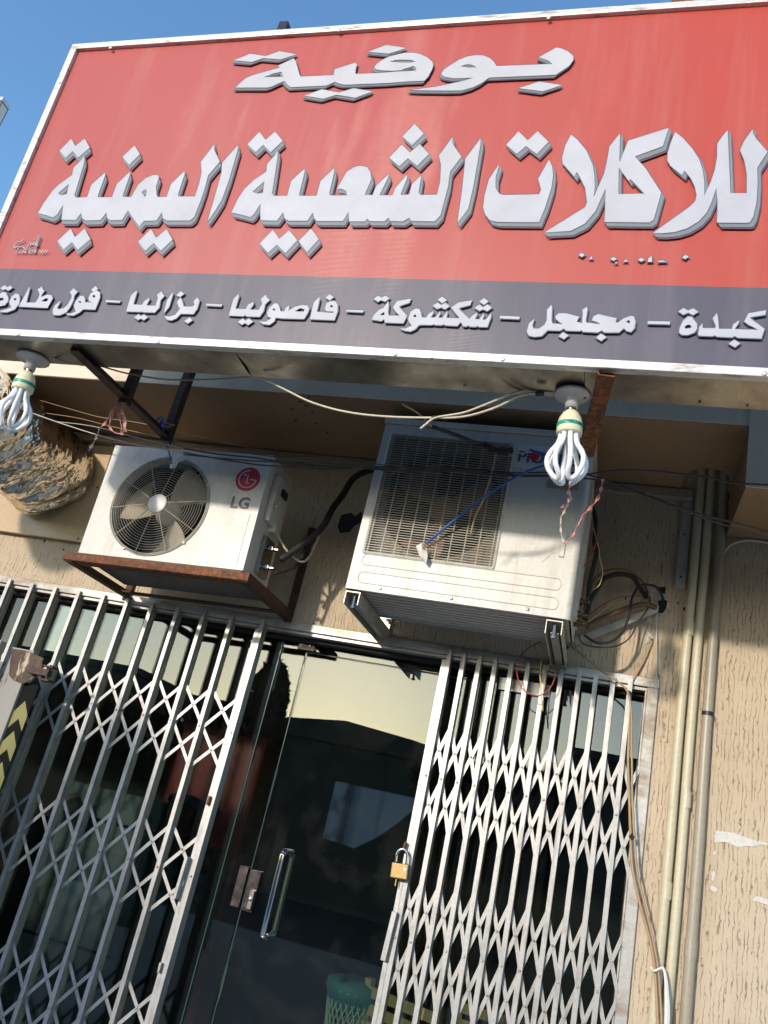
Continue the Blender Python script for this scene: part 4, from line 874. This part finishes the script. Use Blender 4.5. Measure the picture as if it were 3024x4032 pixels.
# side details
sx = W2
MB().box(sx, sx+.028, .06, .20, .255, .475).build('valve_cover', M['acside'], lg, bevel=.008)
MB().box(sx+.028, sx+.040, .11, .17, .395, .43).build('grip', M['inner'], lg, bevel=.004)
MB().box(sx+.0, sx+.035, .13, .165, .23, .27).build('clamp', M['acside'], lg, bevel=.004)
MB().box(sx, sx+.02, .10, .20, .03, .20).build('valve_plate', M['steel'], lg)
for zz in (.155, .070):
    m_ = MB(); m_.lathe([(.013,0),(.013,.02),(.009,.02),(.009,.045)], (sx+.02, .15, zz), (1,0,0), 12); m_.lathe([(.010,0),(.010,.018)], (sx+.036,.15,zz), (0,-1,0), 6); m_.build('valve', M['steel'], lg, smooth=False)
# rusty frame
fr = thing('wall_bracket', 'rusty angle iron frame carrying the left air conditioner', 'bracket', (-1.93, 3.2, 2.40))
FRI = Matrix.Translation(fr.location).inverted()
def F_(mb, nm, mat, **k): mb.v = [FRI @ v for v in mb.v]; return mb.build(nm, mat, fr, **k)
zl, zr = 2.395, 2.418
xl, xr = -2.365, -1.480
def rail(a, b2, w_, h_, nm, mat): m_ = MB(); m_.bar(a, b2, w_, h_); return F_(m_, nm, mat)
rail((xl,2.955,zl),(xr,2.955,zr), .006, .033, 'front_rail', M['rustorange'])
rail((xl,2.985,zl-.016),(xr,2.985,zr-.016), .055, .005, 'front_rail_foot', M['rust'])
for xx, zz in ((xl+.004, zl), (xr-.004, zr)):
    rail((xx,2.96,zz-.001),(xx,3.50,zz+.002), .006, .040, 'side_rail', M['rustside'])
    rail((xx+(.02 if xx < -2 else -.02),2.96,zz-.019),(xx+(.02 if xx < -2 else -.02),3.50,zz-.016), .040, .005, 'side_rail_foot', M['rustside'])
rail((xl,3.40,zl-.012),(xr,3.40,zr-.012), .045, .006, 'rear_rail', M['rustdark'])
rail((xr-.01,3.485,2.385),(xr-.01,3.485,2.86), .035, .010, 'wall_post', M['rustside'])
rail((xl+.01,3.485,2.365),(xl+.01,3.485,2.80), .035, .010, 'wall_post', M['rustside'])
# ------------------------------------------------------------------ right AC unit
pu = thing('outdoor_ac_unit', 'large white outdoor air conditioner with square louvred grille above the door and right gate', 'air conditioner', (-.628, 2.95, 2.429))
PX0, PX1, PZ = -.434, .433, .770; PD = .36
gx0, gx1, gz0, gz1 = -.392, .121, .160, .692
b = MB(); b.poly([(PX0,0,.0),(PX1-.02,0,.0),(PX1-.02,0,PZ-.03),(PX0,0,PZ-.03)], [[(gx0,0,gz0),(gx1,0,gz0),(gx1,0,gz1),(gx0,0,gz1)]])
b.add([(gx0,0,gz0),(gx1,0,gz0),(gx1,0,gz1),(gx0,0,gz1),(gx0,.03,gz0),(gx1,.03,gz0),(gx1,.03,gz1),(gx0,.03,gz1)], [(0,1,5,4),(1,2,6,5),(2,3,7,6),(3,0,4,7)])
b.build('front_panel', M['acwhite2'], pu)
b = MB(); kk = 6
prof_ = [(PX1-.02+.02*math.sin(i*math.pi/2/kk), .02-.02*math.cos(i*math.pi/2/kk)) for i in range(kk+1)]+[(PX1, PD),(PX0, PD),(PX0, 0)]
n_ = len(prof_); b.add([(x, y, 0) for x, y in prof_]+[(x, y, PZ-.03) for x, y in prof_], [(i, i+1, i+1+n_, i+n_) for i in range(n_-1)]); b.build('cabinet', M['acwhite2'], pu, smooth=False)
MB().box(PX0-.006, PX1+.005, -.006, PD+.004, PZ-.027, PZ).build('top_cover', M['acwhite2'], pu, bevel=.006)
MB().box(PX0+.01, PX1-.01, .01, PD-.005, .012, .018).build('base_tray', M['acside'], pu)
for k in range(9): MB().bar((PX0+.02, .03+k*.037, .009), (PX1-.02, .03+k*.037, .009), .012, .006).build('tray_rib', M['acside'], pu)
for nm_, z0 in (('upper', .105), ('lower', .030)):
    pts = crom([(PX0+.05,-.001,z0),(PX1-.06,-.001,z0),(PX1-.045,-.001,z0+.022),(PX1-.06,-.001,z0+.045),(PX0+.05,-.001,z0+.045),(PX0+.035,-.001,z0+.022)], 1, True)
    q_ = []; rr_ = .0225
    for i in range(9): a = -math.pi/2+math.pi*i/8; q_.append((PX1-.065+rr_*.6*math.cos(a), -.0005, z0+rr_+rr_*math.sin(a)))
    for i in range(9): a = math.pi/2+math.pi*i/8; q_.append((PX0+.055+rr_*.6*math.cos(a), -.0005, z0+rr_+rr_*math.sin(a)))
    m_ = MB(); m_.tube(q_, .0022, 6, closed=True); m_.build('pressed_rib', M['acwhite2'], pu, smooth=True)
for x in (-.293, -.011, .277): MB().lathe([(.006,0),(.006,.002),(.002,.003)], (x, -.001, .017), (0,-1,0), 10).build('screw', M['steel'], pu)
# grille
gf = MB(); fw_ = .012
for a, b2 in (((gx0-.004,gz0-.004),(gx1+.004,gz0-.004)),((gx1+.004,gz0-.004),(gx1+.004,gz1+.004)),((gx1+.004,gz1+.004),(gx0-.004,gz1+.004)),((gx0-.004,gz1+.004),(gx0-.004,gz0-.004))):
    gf.tube([(a[0],-.002,a[1]),(b2[0],-.002,b2[1])], .006, 6)
gf = gf.build('grille_frame', M['acwhite2'], pu)
lv = MB().box(gx0, gx1, -.010, -.0065, -.0012, .0012).mesh('louvre', M['grille'])
nl = 50
for i in range(nl): inst('louvre', lv, gf, (0, 0, gz0+.008+(gz1-gz0-.016)*i/(nl-1)))
for i in range(10):
    x = gx0+.012+(gx1-gx0-.024)*i/9; MB().box(x-.002, x+.002, -.0065, .0, gz0, gz1).build('grille_rib', M['grille'], gf)
bf = MB(); ringc = (-.140, .424); bf.poly([(gx0-.03,.045,gz0-.03),(gx1+.03,.045,gz0-.03),(gx1+.03,.045,gz1+.03),(gx0-.03,.045,gz1+.03)], [[(ringc[0]+.243*math.cos(2*math.pi*i/40), .045, ringc[1]+.243*math.sin(2*math.pi*i/40)) for i in range(40)]])
bf.build('fan_shroud', paint('shroud', (.13,.11,.085), .6, dirt=(.3,.22,.15), dirt_amt=.7), pu)
MB().box(PX0+.01, PX1-.03, .22, .23, .02, PZ-.04).build('inner_back', M['inner'], pu)
fan(pu, ringc[0], ringc[1], .11, .225, paint('brown_blade', (.20,.12,.07), .6, bstr=0), .5)
# label
lbl = MB().box(.135, .375, -.0022, -.0012, .590, .695).build('brand_label', paint('label_white', (.66,.66,.72), .4, bstr=0), pu)
navy = flat('label_navy', (.02,.025,.10), .5)
tx = text_mesh('PIONEER', .068, navy, pu, (.142, -.0026, .617), (1,0,0), (0,0,1), 'brand_lettering', bold=.0016); 
MB().lathe([(.020,0),(.020,.0006)], (.208,-.0036,.646), (0,-1,0), 24).build('red_dot', flat('label_red', (.55,.02,.03), .5), lbl)
for k in range(5): MB().box(.14, .37, -.0040, -.0036, .6175+k*.0095, .6190+k*.0095).build('label_line', M['letter'], lbl)
MB().box(PX1-.075, PX1-.055, -.006, -.001, .235, .335).build('side_catch', M['acside'], pu, bevel=.003)
MB().box(.275, .395, -.004, -.001, .515, .552).build('name_plate', M['strip'], pu)
MB().box(PX1-.002, PX1+.010, .10, .30, .05, .60).build('coil_guard', M['acside'], pu)
for zz in (.09, .15, .05):
    m_ = MB(); m_.lathe([(.014,0),(.014,.022),(.009,.022),(.009,.05)], (PX1, .18+zz*.4, zz), (1,0,0), 12); m_.build('valve', rust_mat('valve_brass', (.12,.08,.04), (.22,.14,.06), (.05,.035,.02), .6, .4), pu)
# steel brackets
bmx = paint('bracket_paint', (.50,.48,.42), .4, metal=.3, dirt=(.22,.16,.10), dirt_amt=.7, dscale=9, bstr=.2)
def ubr(x, label):
    t = thing('steel_bracket', label, 'bracket', (x, 2.96, 2.40), group='galvanised brackets carrying the right air conditioner')
    m_ = MB().box(-.030,.030,0,.53,.018,.022).box(-.030,-.027,0,.53,-.030,.018).box(.027,.030,0,.53,-.030,.018)
    m_.build('arm', bmx, t)
    m_ = MB(); m_.bar((0,.05,-.012),(0,.53,-.012),.030,.003); m_.build('inner_strip', bmx, t)
    m_ = MB().box(-.028,.028,.520,.528,-.03,.12); m_.build('wall_plate', bmx, t)
    MB().lathe([(.007,.022),(.007,-.030),(.011,-.030),(.011,-.038)], (0,.03,0), (0,0,1), 8).build('bolt', M['steel'], t)
    for zz in (-.02, .06): MB().lathe([(.007,0),(.007,-.02)], (.03,.50,zz), (1,0,0), 8).build('bolt', M['steel'], t)
ubr(-1.030, 'galvanised bracket under the left end of the large right air conditioner')
ubr(-.250, 'galvanised bracket under the right end of the large right air conditioner')
# ------------------------------------------------------------------ gold board, duct, strips
bd = thing('wall_board', 'golden tan board fixed to the wall behind the foil duct', 'board', (-3.0, 3.46, 2.9))
z0_, z1_ = CAMZ+.3105*3.46, CAMZ+.4555*3.46
P(MB().quadprism([(-3.9,3.46,z0_+.0),(-2.692,3.46,z0_),(-2.722,3.46,z1_),(-3.9,3.46,z1_)], (0,.03,0)), 'panel', M['board'], bd)
for u, v in ((308,2121),(383,1920)): 
    p_ = at(u, v, 3.459); P(MB().lathe([(.005,0),(.005,.002)], p_, (0,-1,0), 8), 'screw', M['inner'], bd)
# foil duct
def duct():
    t = thing('foil_duct', 'crumpled silver foil duct coming out of the golden board', 'duct', (-3.02, 3.45, 2.98))
    ctrl = [(-3.03,3.452,2.97),(-3.02,3.36,2.975),(-3.03,3.2,2.985),(-3.05,3.0,3.0),(-3.07,2.8,3.01),(-3.10,2.6,3.02),(-3.16,2.4,3.03),(-3.30,2.22,3.04)]
    path = crom(ctrl, 13); rs = []
    for i, p_ in enumerate(path):
        f_ = i/(len(path)-1); r0 = .235*(1-.03*math.sin(f_*3)) if i > 6 else .205+.03*math.sin(i/6*math.pi/2)
        rs.append(r0)
    n = 70; vs = []; fs = []; prev = Vector((0,0,1))
    for i, p_ in enumerate(path):
        d = (path[min(i+1, len(path)-1)]-path[max(i-1, 0)]).normalized()
        prev = (prev-d*prev.dot(d)).normalized(); q_ = d.cross(prev)
        for j in range(n):
            a = 2*math.pi*j/n
            spir = .010*(1-abs(math.sin(i*.40+a*.5+.4*math.sin(a*3)))**.5)+.007*math.sin(a*5+i*.5)*math.sin(i*.31)+random.gauss(0,.0016)
            rr_ = rs[i]-spir
            sq = 1+.10*abs(math.cos(a*2))**2*(1 if i < 40 else .5)
            vs.append(p_+(prev*math.cos(a)+q_*math.sin(a))*rr_*sq - t.location)
    for i in range(len(path)-1):
        for j in range(n): fs.append((i*n+j, i*n+(j+1) % n, (i+1)*n+(j+1) % n, (i+1)*n+j))
    m_ = MB(); m_.add(vs, fs); m_.build('foil_sleeve', M['foil'], t, smooth=True)
duct()
st = MB().box(-5.0, .214, 3.455, 3.499, 3.198, 3.242); tag(st.build('cable_trunking', M['strip'], bevel=.003), 'brown metal trunking strip along the top of the wall under the soffit', 'trunking')
al = thing('aluminium_channel', 'vertical aluminium channel on the wall left of the pipes', 'channel', (.195, 3.49, 2.79))
MB().box(-.019,.019,-.003,.0,0,.405).box(-.019,-.016,-.014,-.003,0,.405).box(.016,.019,-.014,-.003,0,.405).build('channel', M['alu'], al)
for zz in (.055, .25): MB().lathe([(.0045,0),(.0045,.001)], (0,-.0032,zz), (0,-1,0), 8).build('hole', M['inner'], al)
# pipes
def pipe(name, label, x, y, r, mat, ztop, zb=0.15, lean=0):
    t = thing(name, label, 'pipe', (x, y, zb), group='vertical pipes on the wall')
    pts = [(lean*(1-k/10)+.0015*math.sin(k*1.7), 0, (ztop-zb)*k/10) for k in range(11)]
    m_ = MB(); m_.tube(crom(pts, 3), r, 16); m_.build('pipe_run', mat, t, smooth=True)
    return t
pipe('drain_pipe', 'left cream vertical pipe beside the right gate', .2440, 3.478, .0185, M['pvc'], 3.5, lean=-.012)
pipe('drain_pipe', 'middle cream vertical pipe, right of its twin', .2855, 3.478, .0180, M['pvc'], 3.5, lean=-.010)
gp = pipe('drain_pipe', 'grey brown vertical pipe right of the two cream pipes', .338, 3.472, .0200, M['pvcgrey'], 3.5)
MB().lathe([(.0222,-.008),(.0222,.008)], (0,0,2.135), (0,0,1), 16).build('clip', M['black'], gp)
for px_, pz_, pr_ in ((.2405,1.62,.0205),(.2835,1.95,.0200),(.2445,2.62,.0205),(.338,1.45,.0222)):
    b = MB(); b.lathe([(pr_,-.03),(pr_,.03)], (px_,3.4775 if px_ < .3 else 3.472,pz_), (0,0,1), 16); tag(b.build('pipe_collar', M['pvc'] if px_ < .3 else M['pvcgrey'], smooth=False), {1.62:'coupling low on the left cream pipe', 1.95:'coupling on the middle cream pipe', 2.62:'coupling high on the left cream pipe', 1.45:'coupling low on the grey pipe'}[pz_], 'collar')
b = MB(); b.lathe([(.021,-.01),(.021,.01)], (.238,3.478,1.20), (0,0,1), 14); tag(b.build('pipe_collar', M['pvc']), 'collar at the bottom of the left cream pipe', 'collar')
# ------------------------------------------------------------------ cables
def cable(name, label, cat, px, Y, r, mat, group=None, k=5, n=6):
    pts = []
    for i, p_ in enumerate(px):
        yy = Y if not isinstance(Y, (list, tuple)) else Y[0]+(Y[1]-Y[0])*i/(len(px)-1)
        if len(p_) == 3: yy = p_[2]
        pts.append(at(p_[0], p_[1], yy))
    o = Vector(pts[0]); m_ = MB(); m_.tube([q_-o for q_ in crom(pts, k)], r, n)
    ob = m_.build(name, mat, smooth=True); ob.location = o; tag(ob, label, cat, group); return ob
cable('cream_cable', 'cream cable swagged from the sign underside to the right lamp, upper strand', 'cable', [(1026,1486),(1132,1539),(1232,1586),(1364,1622),(1517,1640),(1702,1645),(1828,1640),(1950,1605),(2060,1555),(2190,1542)], 2.27, .0038, M['cream'])
cable('cream_cable', 'second cream strand joined by black tape beside the right lamp cable', 'cable', [(1655,1688),(1680,1668),(1702,1650),(1735,1640),(1828,1624),(1928,1586),(2030,1545),(2120,1528)], 2.265, .0036, M['cream'])
def tape(u0, v0, u1, v1, Y, r, mat, label, name='tape_wrap', cat='tape'):
    m_ = MB(); a, b2 = at(u0, v0, Y), at(u1, v1, Y); m_.tube([Vector((0,0,0)), (b2-a)*.5, b2-a], r, 10); o = m_.build(name, mat); o.location = a; tag(o, label, cat)
tape(1700,1646,1730,1643, 2.27, .0075, M['black'], 'black tape joint on the cream cable')
tape(2108,1552,2143,1550, 2.25, .0070, M['black'], 'black tape on the cable just left of the right lamp plate')
cable('thin_cable', 'thin cable from the left lamp plate to the iron under the sign', 'cable', [(150,1392),(210,1408),(270,1428),(330,1440)], 2.25, .0025, M['tan'])
cable('brown_cable', 'brown cable crossing from the left iron under the sign to the right', 'cable', [(392,1440),(500,1470),(633,1492),(723,1496),(844,1493),(1000,1482)], 2.42, .0032, M['tan'])
for lab, pts, Y, r, mt in (
  ('topmost pale thin wire sagging under the soffit at left', [(60,1545),(127,1567),(271,1609),(392,1642),(542,1664),(700,1700),(900,1745),(1100,1790)], 3.1, .0016, M['tan']),
  ('second pale thin wire under the soffit at left', [(40,1590),(108,1615),(301,1645),(422,1675),(600,1715),(800,1760),(1000,1790)], 3.05, .0016, M['tan']),
  ('thicker white wire running from behind the left lamp along the air conditioner tops', [(60,1600),(120,1624),(229,1663),(392,1715),(542,1752),(723,1782)], 2.85, .0026, M['white']),
  ('pale wire branching from the white wire above the board', [(217,1660),(362,1678),(542,1724),(723,1766)], 2.86, .0018, M['white'])):
    cable('overhead_wire', lab, 'wire', pts, Y, r, mt, 'wires along the soffit')
for i, (lab, pts) in enumerate((
  ('upper black cable crossing in front of both air conditioners', [(723,1766),(860,1788),(1000,1802),(1100,1817),(1300,1838),(1517,1846),(1835,1852),(2023,1862),(2240,1860),(2350,1879),(2490,1929),(2657,1990),(2796,2035),(2935,2068),(3060,2105)]),
  ('middle black cable crossing in front of both air conditioners', [(723,1782),(860,1806),(1000,1828),(1099,1836),(1300,1848),(1517,1838),(1835,1846),(2023,1870),(2273,1870),(2350,1862),(2434,1851),(2573,1854),(2713,1870),(2796,1879),(2880,1901),(3060,1910)]),
  ('lower black cable crossing in front of both air conditioners', [(723,1790),(1000,1815),(1300,1826),(1517,1852),(1700,1856),(1835,1860),(2023,1875),(2240,1878),(2400,1900),(2560,1958),(2800,2050),(3060,2130)]),
  ('thin dark wire dipping behind the black cables near the grille', [(900,1772),(1100,1800),(1300,1795),(1400,1812),(1517,1832),(1700,1850),(1900,1858)]))):
    cable('black_cable', lab, 'cable', pts, 2.86-.012*i, (.0034,.0034,.003,.0018)[i], M['greywire'], 'dark cables across the air conditioners')
cable('insulated_hose', 'thick black hose from the left air conditioner valves up behind the right unit', 'hose', [(1105,2204),(1178,2154),(1265,2081),(1311,2001),(1350,1948),(1394,1882),(1466,1850),(1540,1845)], (3.15,3.42), .015, M['hose'], n=10)
cable('insulated_hose', 'thinner black hose curving from the lower valve of the left air conditioner', 'hose', [(1082,2257),(1130,2245),(1175,2222),(1205,2167),(1262,2092),(1300,2030)], (3.13,3.40), .008, M['hose'], n=8)
cable('cream_cable', 'cream cable looping below the valve cover of the left air conditioner', 'cable', [(1090,1990),(1085,2025),(1082,2074),(1119,2154),(1178,2210),(1215,2195),(1251,2125),(1258,2090)], (3.05,3.35), .0055, M['cream'])
# right cluster
for name, lab, cat, pts, Y, r, mt in (
 ('insulated_hose', 'thick black hose arching from the right air conditioner valves into the wall hole', 'hose', [(2306,2440),(2323,2367),(2356,2311),(2379,2278),(2434,2261),(2490,2272),(2518,2311),(2546,2352)], (3.2,3.48), .010, M['hose']),
 ('brown_cable', 'brown cable arching above the black hose into the wall hole', 'cable', [(2300,2400),(2334,2295),(2362,2261),(2412,2242),(2468,2245),(2512,2272),(2540,2306),(2551,2339)], (3.2,3.48), .005, M['brown']),
 ('black_cable', 'black cable making the big loop right of the large air conditioner', 'cable', [(2301,2501),(2351,2531),(2412,2523),(2456,2479),(2479,2412),(2490,2350),(2523,2306),(2573,2306),(2600,2330),(2612,2365)], (3.25,3.47), .0055, M['hose']),
 ('grey_cable', 'thin grey cable hanging in the outer loop by the wall hole', 'cable', [(2278,2501),(2295,2534),(2351,2548),(2423,2545),(2479,2512),(2512,2451),(2551,2395),(2560,2350)], (3.25,3.47), .0032, M['greywire']),
 ('copper_pipe', 'brown wrapped copper pipe above the white trunking', 'pipe', [(2310,2465),(2350,2445),(2401,2421),(2460,2398),(2534,2380),(2580,2392)], (3.3,3.46), .011, M['brown']),
 ('red_wire', 'red wire along the right edge of the large air conditioner', 'wire', [(2350,2130),(2323,2200),(2284,2256),(2273,2339),(2273,2412)], 3.12, .0022, M['red']),
 ('red_wire', 'red wire sweeping to the wall hole above the white trunking', 'wire', [(2317,2423),(2379,2378),(2445,2350),(2523,2348)], (3.3,3.46), .0020, M['red']),
 ('yellow_wire', 'yellow wire curling behind the right edge of the large air conditioner', 'wire', [(2290,1925),(2351,2130),(2362,2200),(2373,2245),(2362,2300),(2334,2323)], 3.18, .0022, M['yellow']),
 ('yellow_wire', 'yellow wire to the wall hole below the red wire', 'wire', [(2317,2450),(2379,2400),(2440,2370),(2523,2352)], (3.3,3.46), .0022, M['yellow']),
 ('white_cable', 'white cable hanging straight down from the wall hole to the gate corner', 'cable', [(2592,2385),(2587,2410),(2585,2479),(2586,2590),(2583,2680),(2584,2752)], 3.485, .0040, M['white']),
 ('tan_cable', 'tan cable from the small wall hole down over the right gate and the pipes', 'cable', [(2568,2523),(2535,2601),(2495,2674),(2481,2724),(2476,2900),(2473,3000),(2478,3149),(2483,3293),(2491,3422),(2523,3571),(2558,3695),(2577,3805),(2585,3919),(2592,4060)], (3.49,3.435), .0052, M['tan']),
 ('brown_cable', 'brown cable from the right bracket joining the tan cable down the gate', 'cable', [(2245,2540),(2351,2629),(2434,2685),(2473,2729),(2486,2810),(2486,2900),(2488,3000),(2490,3149),(2498,3293),(2508,3422),(2540,3571),(2570,3695),(2590,3805),(2600,3919),(2606,4060)], (3.42,3.43), .0042, M['tan']),
 ('red_wire', 'thin red wire loop hanging over the right gate top', 'wire', [(2170,2513),(2091,2546),(2041,2599),(2038,2666),(2064,2719),(2117,2740),(2164,2712),(2187,2659),(2190,2606)], 3.40, .0024, M['red']),
 ('yellow_wire', 'thin yellow wire loop hanging over the right gate top', 'wire', [(2177,2527),(2144,2566),(2127,2633),(2130,2712),(2137,2800)], 3.40, .0026, M['yellow']),
 ('beige_wire', 'thin beige wire beside the yellow wire at the right gate top', 'wire', [(2190,2560),(2150,2650),(2140,2730),(2139,2800)], 3.41, .0022, M['twine']),
 ('black_wire', 'black wire bundle running down the right side of the large air conditioner', 'cable', [(2330,1990),(2345,2050),(2340,2130),(2348,2180),(2330,2260),(2318,2330),(2312,2400),(2300,2440)], 3.22, .009, M['hose']),
 ('yellow_wire', 'pale yellow wire above the wall near the soffit right of the large air conditioner', 'wire', [(2375,1920),(2430,1940),(2480,1945),(2560,1942)], 3.4, .0022, M['yellow']),
 ('white_conduit', 'short cream conduit curving out under the beam at the right edge', 'conduit', [(2845,2185),(2870,2150),(2910,2132),(2960,2128),(3060,2142)], 3.47, .0065, M['cream']),
):
    cable(name, lab, cat, pts, Y, r, mt, n=8 if r > .004 else 6)
t = thing('slanted_conduit', 'dirty white plastic trunking slanting from the right air conditioner to the wall hole', 'trunking', at(2262,2528,3.46))
m_ = MB(); m_.bar((0,0,0), at(2585,2400,3.47)-t.location, .02, .026, (0,0,1)); m_.build('duct', paint('dirty_white', (.58,.53,.47), .5, dirt=(.3,.22,.16), dirt_amt=.7, dscale=12), t)
tape(2470,2725,2486,2735, 3.43, .009, M['black'], 'black tape clip holding the cables to the right gate corner')
tape(2481,3287,2497,3300, 3.43, .010, M['black'], 'small dark clip on the cables halfway down the gate edge')
cable('cloth_tie', 'pale cloth strip tied round the cables and cream pipe at the bottom', 'cloth', [(2562,3808),(2580,3822),(2600,3808),(2618,3830),(2630,3900),(2628,4060)], 3.42, [.004]*6+[.009]*20, M['paper']) if False else None
pts = [at(*p_, 3.42) for p_ in ((2562,3806),(2575,3822),(2595,3815),(2612,3812),(2622,3860),(2626,3930),(2627,3990),(2624,4060))]
m_ = MB(); cp = crom(pts, 4); m_.tube(cp, [.004+.006*min(1, max(0, (i-12)/10)) for i in range(len(cp))], 6); tag(m_.build('cloth_tie', M['paper']), 'pale cloth strip tied round the cables and cream pipe at the bottom', 'cloth')
# ribbons, cords and tags
def ribbonstrip(name, label, cat, px, Y, w_, mat):
    pts = crom([at(x, y, Y if len(r_) == 0 else r_[0]) for x, y, *r_ in px], 5); vs = []; fs = []
    for i, p_ in enumerate(pts):
        d = (pts[min(i+1, len(pts)-1)]-pts[max(i-1, 0)]).normalized(); tw = i*.55
        a = d.cross(Vector((0,1,0))).normalized(); b2 = d.cross(a); sd = (a*math.cos(tw)*1+b2*math.sin(tw))*w_/2*(.6+.4*math.sin(i*1.3))
        n2 = sd.cross(d).normalized()*.0008
        vs += [p_-sd-n2, p_+sd-n2, p_+sd+n2, p_-sd+n2]
    for i in range(len(pts)-1):
        for j in range(4): fs.append((i*4+j, i*4+(j+1) % 4, i*4+4+(j+1) % 4, i*4+4+j))
    m_ = MB(); o = pts[0].copy(); m_.add([v-o for v in vs], fs); ob = m_.build(name, mat); ob.location = o; tag(ob, label, cat); return ob
rt = [((462,1560),(460,1585),(440,1640),(432,1680),(455,1705),(480,1700),(470,1640),(465,1590)), ((470,1575),(478,1620),(490,1665),(485,1705),(470,1710)), ((468,1580),(440,1620),(415,1665),(392,1685)), ((475,1580),(492,1650),(495,1700))]
for i, (pp, lab) in enumerate(zip(rt, ('pink ribbon loop tied to the left iron, main loop', 'pink ribbon loop tied to the left iron, inner strand', 'pink ribbon strand leading left from the knot', 'faded ribbon strand at the right of the pink knot'))):
    ribbonstrip('plastic_ribbon', lab, 'ribbon', pp, 2.52, .013, M['pink'] if i < 3 else M['pinkpale'])
ribbonstrip('plastic_ribbon', 'twisted red and white ribbon hanging down to the golden board', 'ribbon', ((392,1685),(380,1720),(362,1755),(348,1775)), 2.60, .017, M['pinkpale'])
ribbonstrip('plastic_ribbon', 'pink ribbon hanging from the bottom of the right lamp', 'ribbon', ((2255,1868),(2248,1900),(2240,1935),(2245,1960),(2225,1990),(2205,2000)), 2.4, .014, M['pink'])
ribbonstrip('plastic_ribbon', 'knotted dirty white ribbon below the right lamp', 'ribbon', ((2238,1938),(2248,1960),(2235,1985),(2225,2010),(2210,2035),(2208,2060),(2208,2090),(2218,2135),(2225,2140)), 2.4, .011, M['pinkpale'])
ribbonstrip('plastic_ribbon', 'pink ribbon hanging from the corner of the large air conditioner', 'ribbon', ((2375,1885),(2368,1920),(2358,1955),(2330,1995),(2300,2025),(2275,2070),(2255,2110),(2228,2140)), 2.7, .015, M['pink'])
ribbonstrip('plastic_ribbon', 'faded string end trailing left over the large air conditioner front', 'ribbon', ((2225,2140),(2190,2165),(2160,2192),(2135,2212)), 2.7, .005, M['pinkpale'])
cable('tie_cord', 'blue cord stretched over the grille of the large air conditioner', 'cord', [(2185,1826,2.75),(2120,1840,2.78),(2023,1882,2.82),(1900,1962,2.87),(1770,2063,2.90),(1669,2148,2.92)], 2.9, .0048, M['blue'])
cable('tie_cord', 'short blue cord from the left iron to the fan guard tag', 'cord', [(625,1665,2.79),(640,1700,2.82),(652,1740,2.86),(668,1790,2.93),(675,1815,2.95)], 2.9, .0028, M['blue'])
cable('tie_cord', 'blue cord knot wound round the end of the left iron', 'cord', [(610,1690),(640,1665),(632,1640),(615,1665),(645,1690),(625,1700),(635,1655),(650,1680)], 2.76, .004, M['blue'])
cable('twine', 'thin string loops at the end of the left iron', 'string', [(580,1622),(610,1620),(640,1645),(650,1680),(688,1672),(660,1668),(645,1640),(655,1632)], 2.77, .0016, M['twine'])
def rag(label, px, Y, mat):
    m_ = MB(); vs = [at(x, y, Y-.012*(i % 2)) for i, (x, y) in enumerate(px)]; c_0 = sum(vs, Vector())/len(vs)+Vector((0,-.012,0))
    n_ = len(vs); V = vs+[c_0]+[v+Vector((0,.003,0)) for v in vs]; F = [(i, (i+1) % n_, n_) for i in range(n_)]+[(i, (i+1) % n_, (i+1) % n_+n_+1, i+n_+1) for i in range(n_)]+[tuple(range(n_+1, 2*n_+1))]
    m_.add([v-c_0 for v in V], F); o = m_.build('paper_tag', mat); o.location = c_0; tag(o, label, 'tag')
rag('crumpled white tag at the top of the round fan guard', [(668,1835),(680,1800),(700,1785),(722,1792),(730,1808),(700,1820),(688,1842),(672,1846)], 2.94, M['paper'])
rag('crumpled white tag hanging on the grille of the large air conditioner', [(1638,2150),(1660,2138),(1682,2160),(1684,2190),(1678,2220),(1664,2200),(1650,2185)], 2.92, M['paper'])
for u, v, Y, lab in ((678,1818,2.93,'small brass eyelet at the fan guard tag'),(1671,2150,2.90,'small brass eyelet at the end of the blue cord')):
    c = at(u, v, Y); m_ = MB(); m_.tube([(.0085*math.cos(i*.5236), 0, .0085*math.sin(i*.5236)) for i in range(12)], .0025, 6, closed=True); o = m_.build('eyelet', M['brass'], smooth=True); o.location = c; tag(o, lab, 'eyelet')
cable('black_rod', 'black rod hanging diagonally in front of the large air conditioner grille', 'rod', [(1700,1680),(1780,1707),(1860,1738),(1910,1752)], (2.62,2.80), .008, M['blackmetal'], n=8)
cable('tape_bundle', 'knot of black tape at the end of the black rod', 'tape', [(1905,1748),(1935,1765),(1960,1775),(1990,1778),(2020,1770)], 2.82, .013, M['hose'], n=8)
cable('twine', 'thin brown twine from the sign down to the black rod', 'string', [(1585,1592),(1650,1630),(1700,1680)], (2.35,2.6), .0030, M['twine'])
cable('twine', 'beige twine hanging from the tape knot over the grille', 'string', [(1955,1774),(1940,1846),(1905,1962),(1871,2034),(1853,2106)], (2.82,2.92), .0034, M['twine'])
cable('white_string', 'thin white string from the tape knot towards the blue cord', 'string', [(2000,1780),(2030,1815),(2065,1855)], 2.82, .0022, M['white'])
cable('white_string', 'white string loop on the tape knot by the brand label', 'string', [(2005,1780),(2012,1752),(2020,1756),(2015,1778),(2060,1783),(2095,1778)], 2.82, .0022, M['white'])
cable('blue_strip', 'blue strip crossing the brand label of the large air conditioner', 'strip', [(2085,1772),(2110,1780),(2150,1790),(2185,1800)], 2.84, .0060, M['blue'])
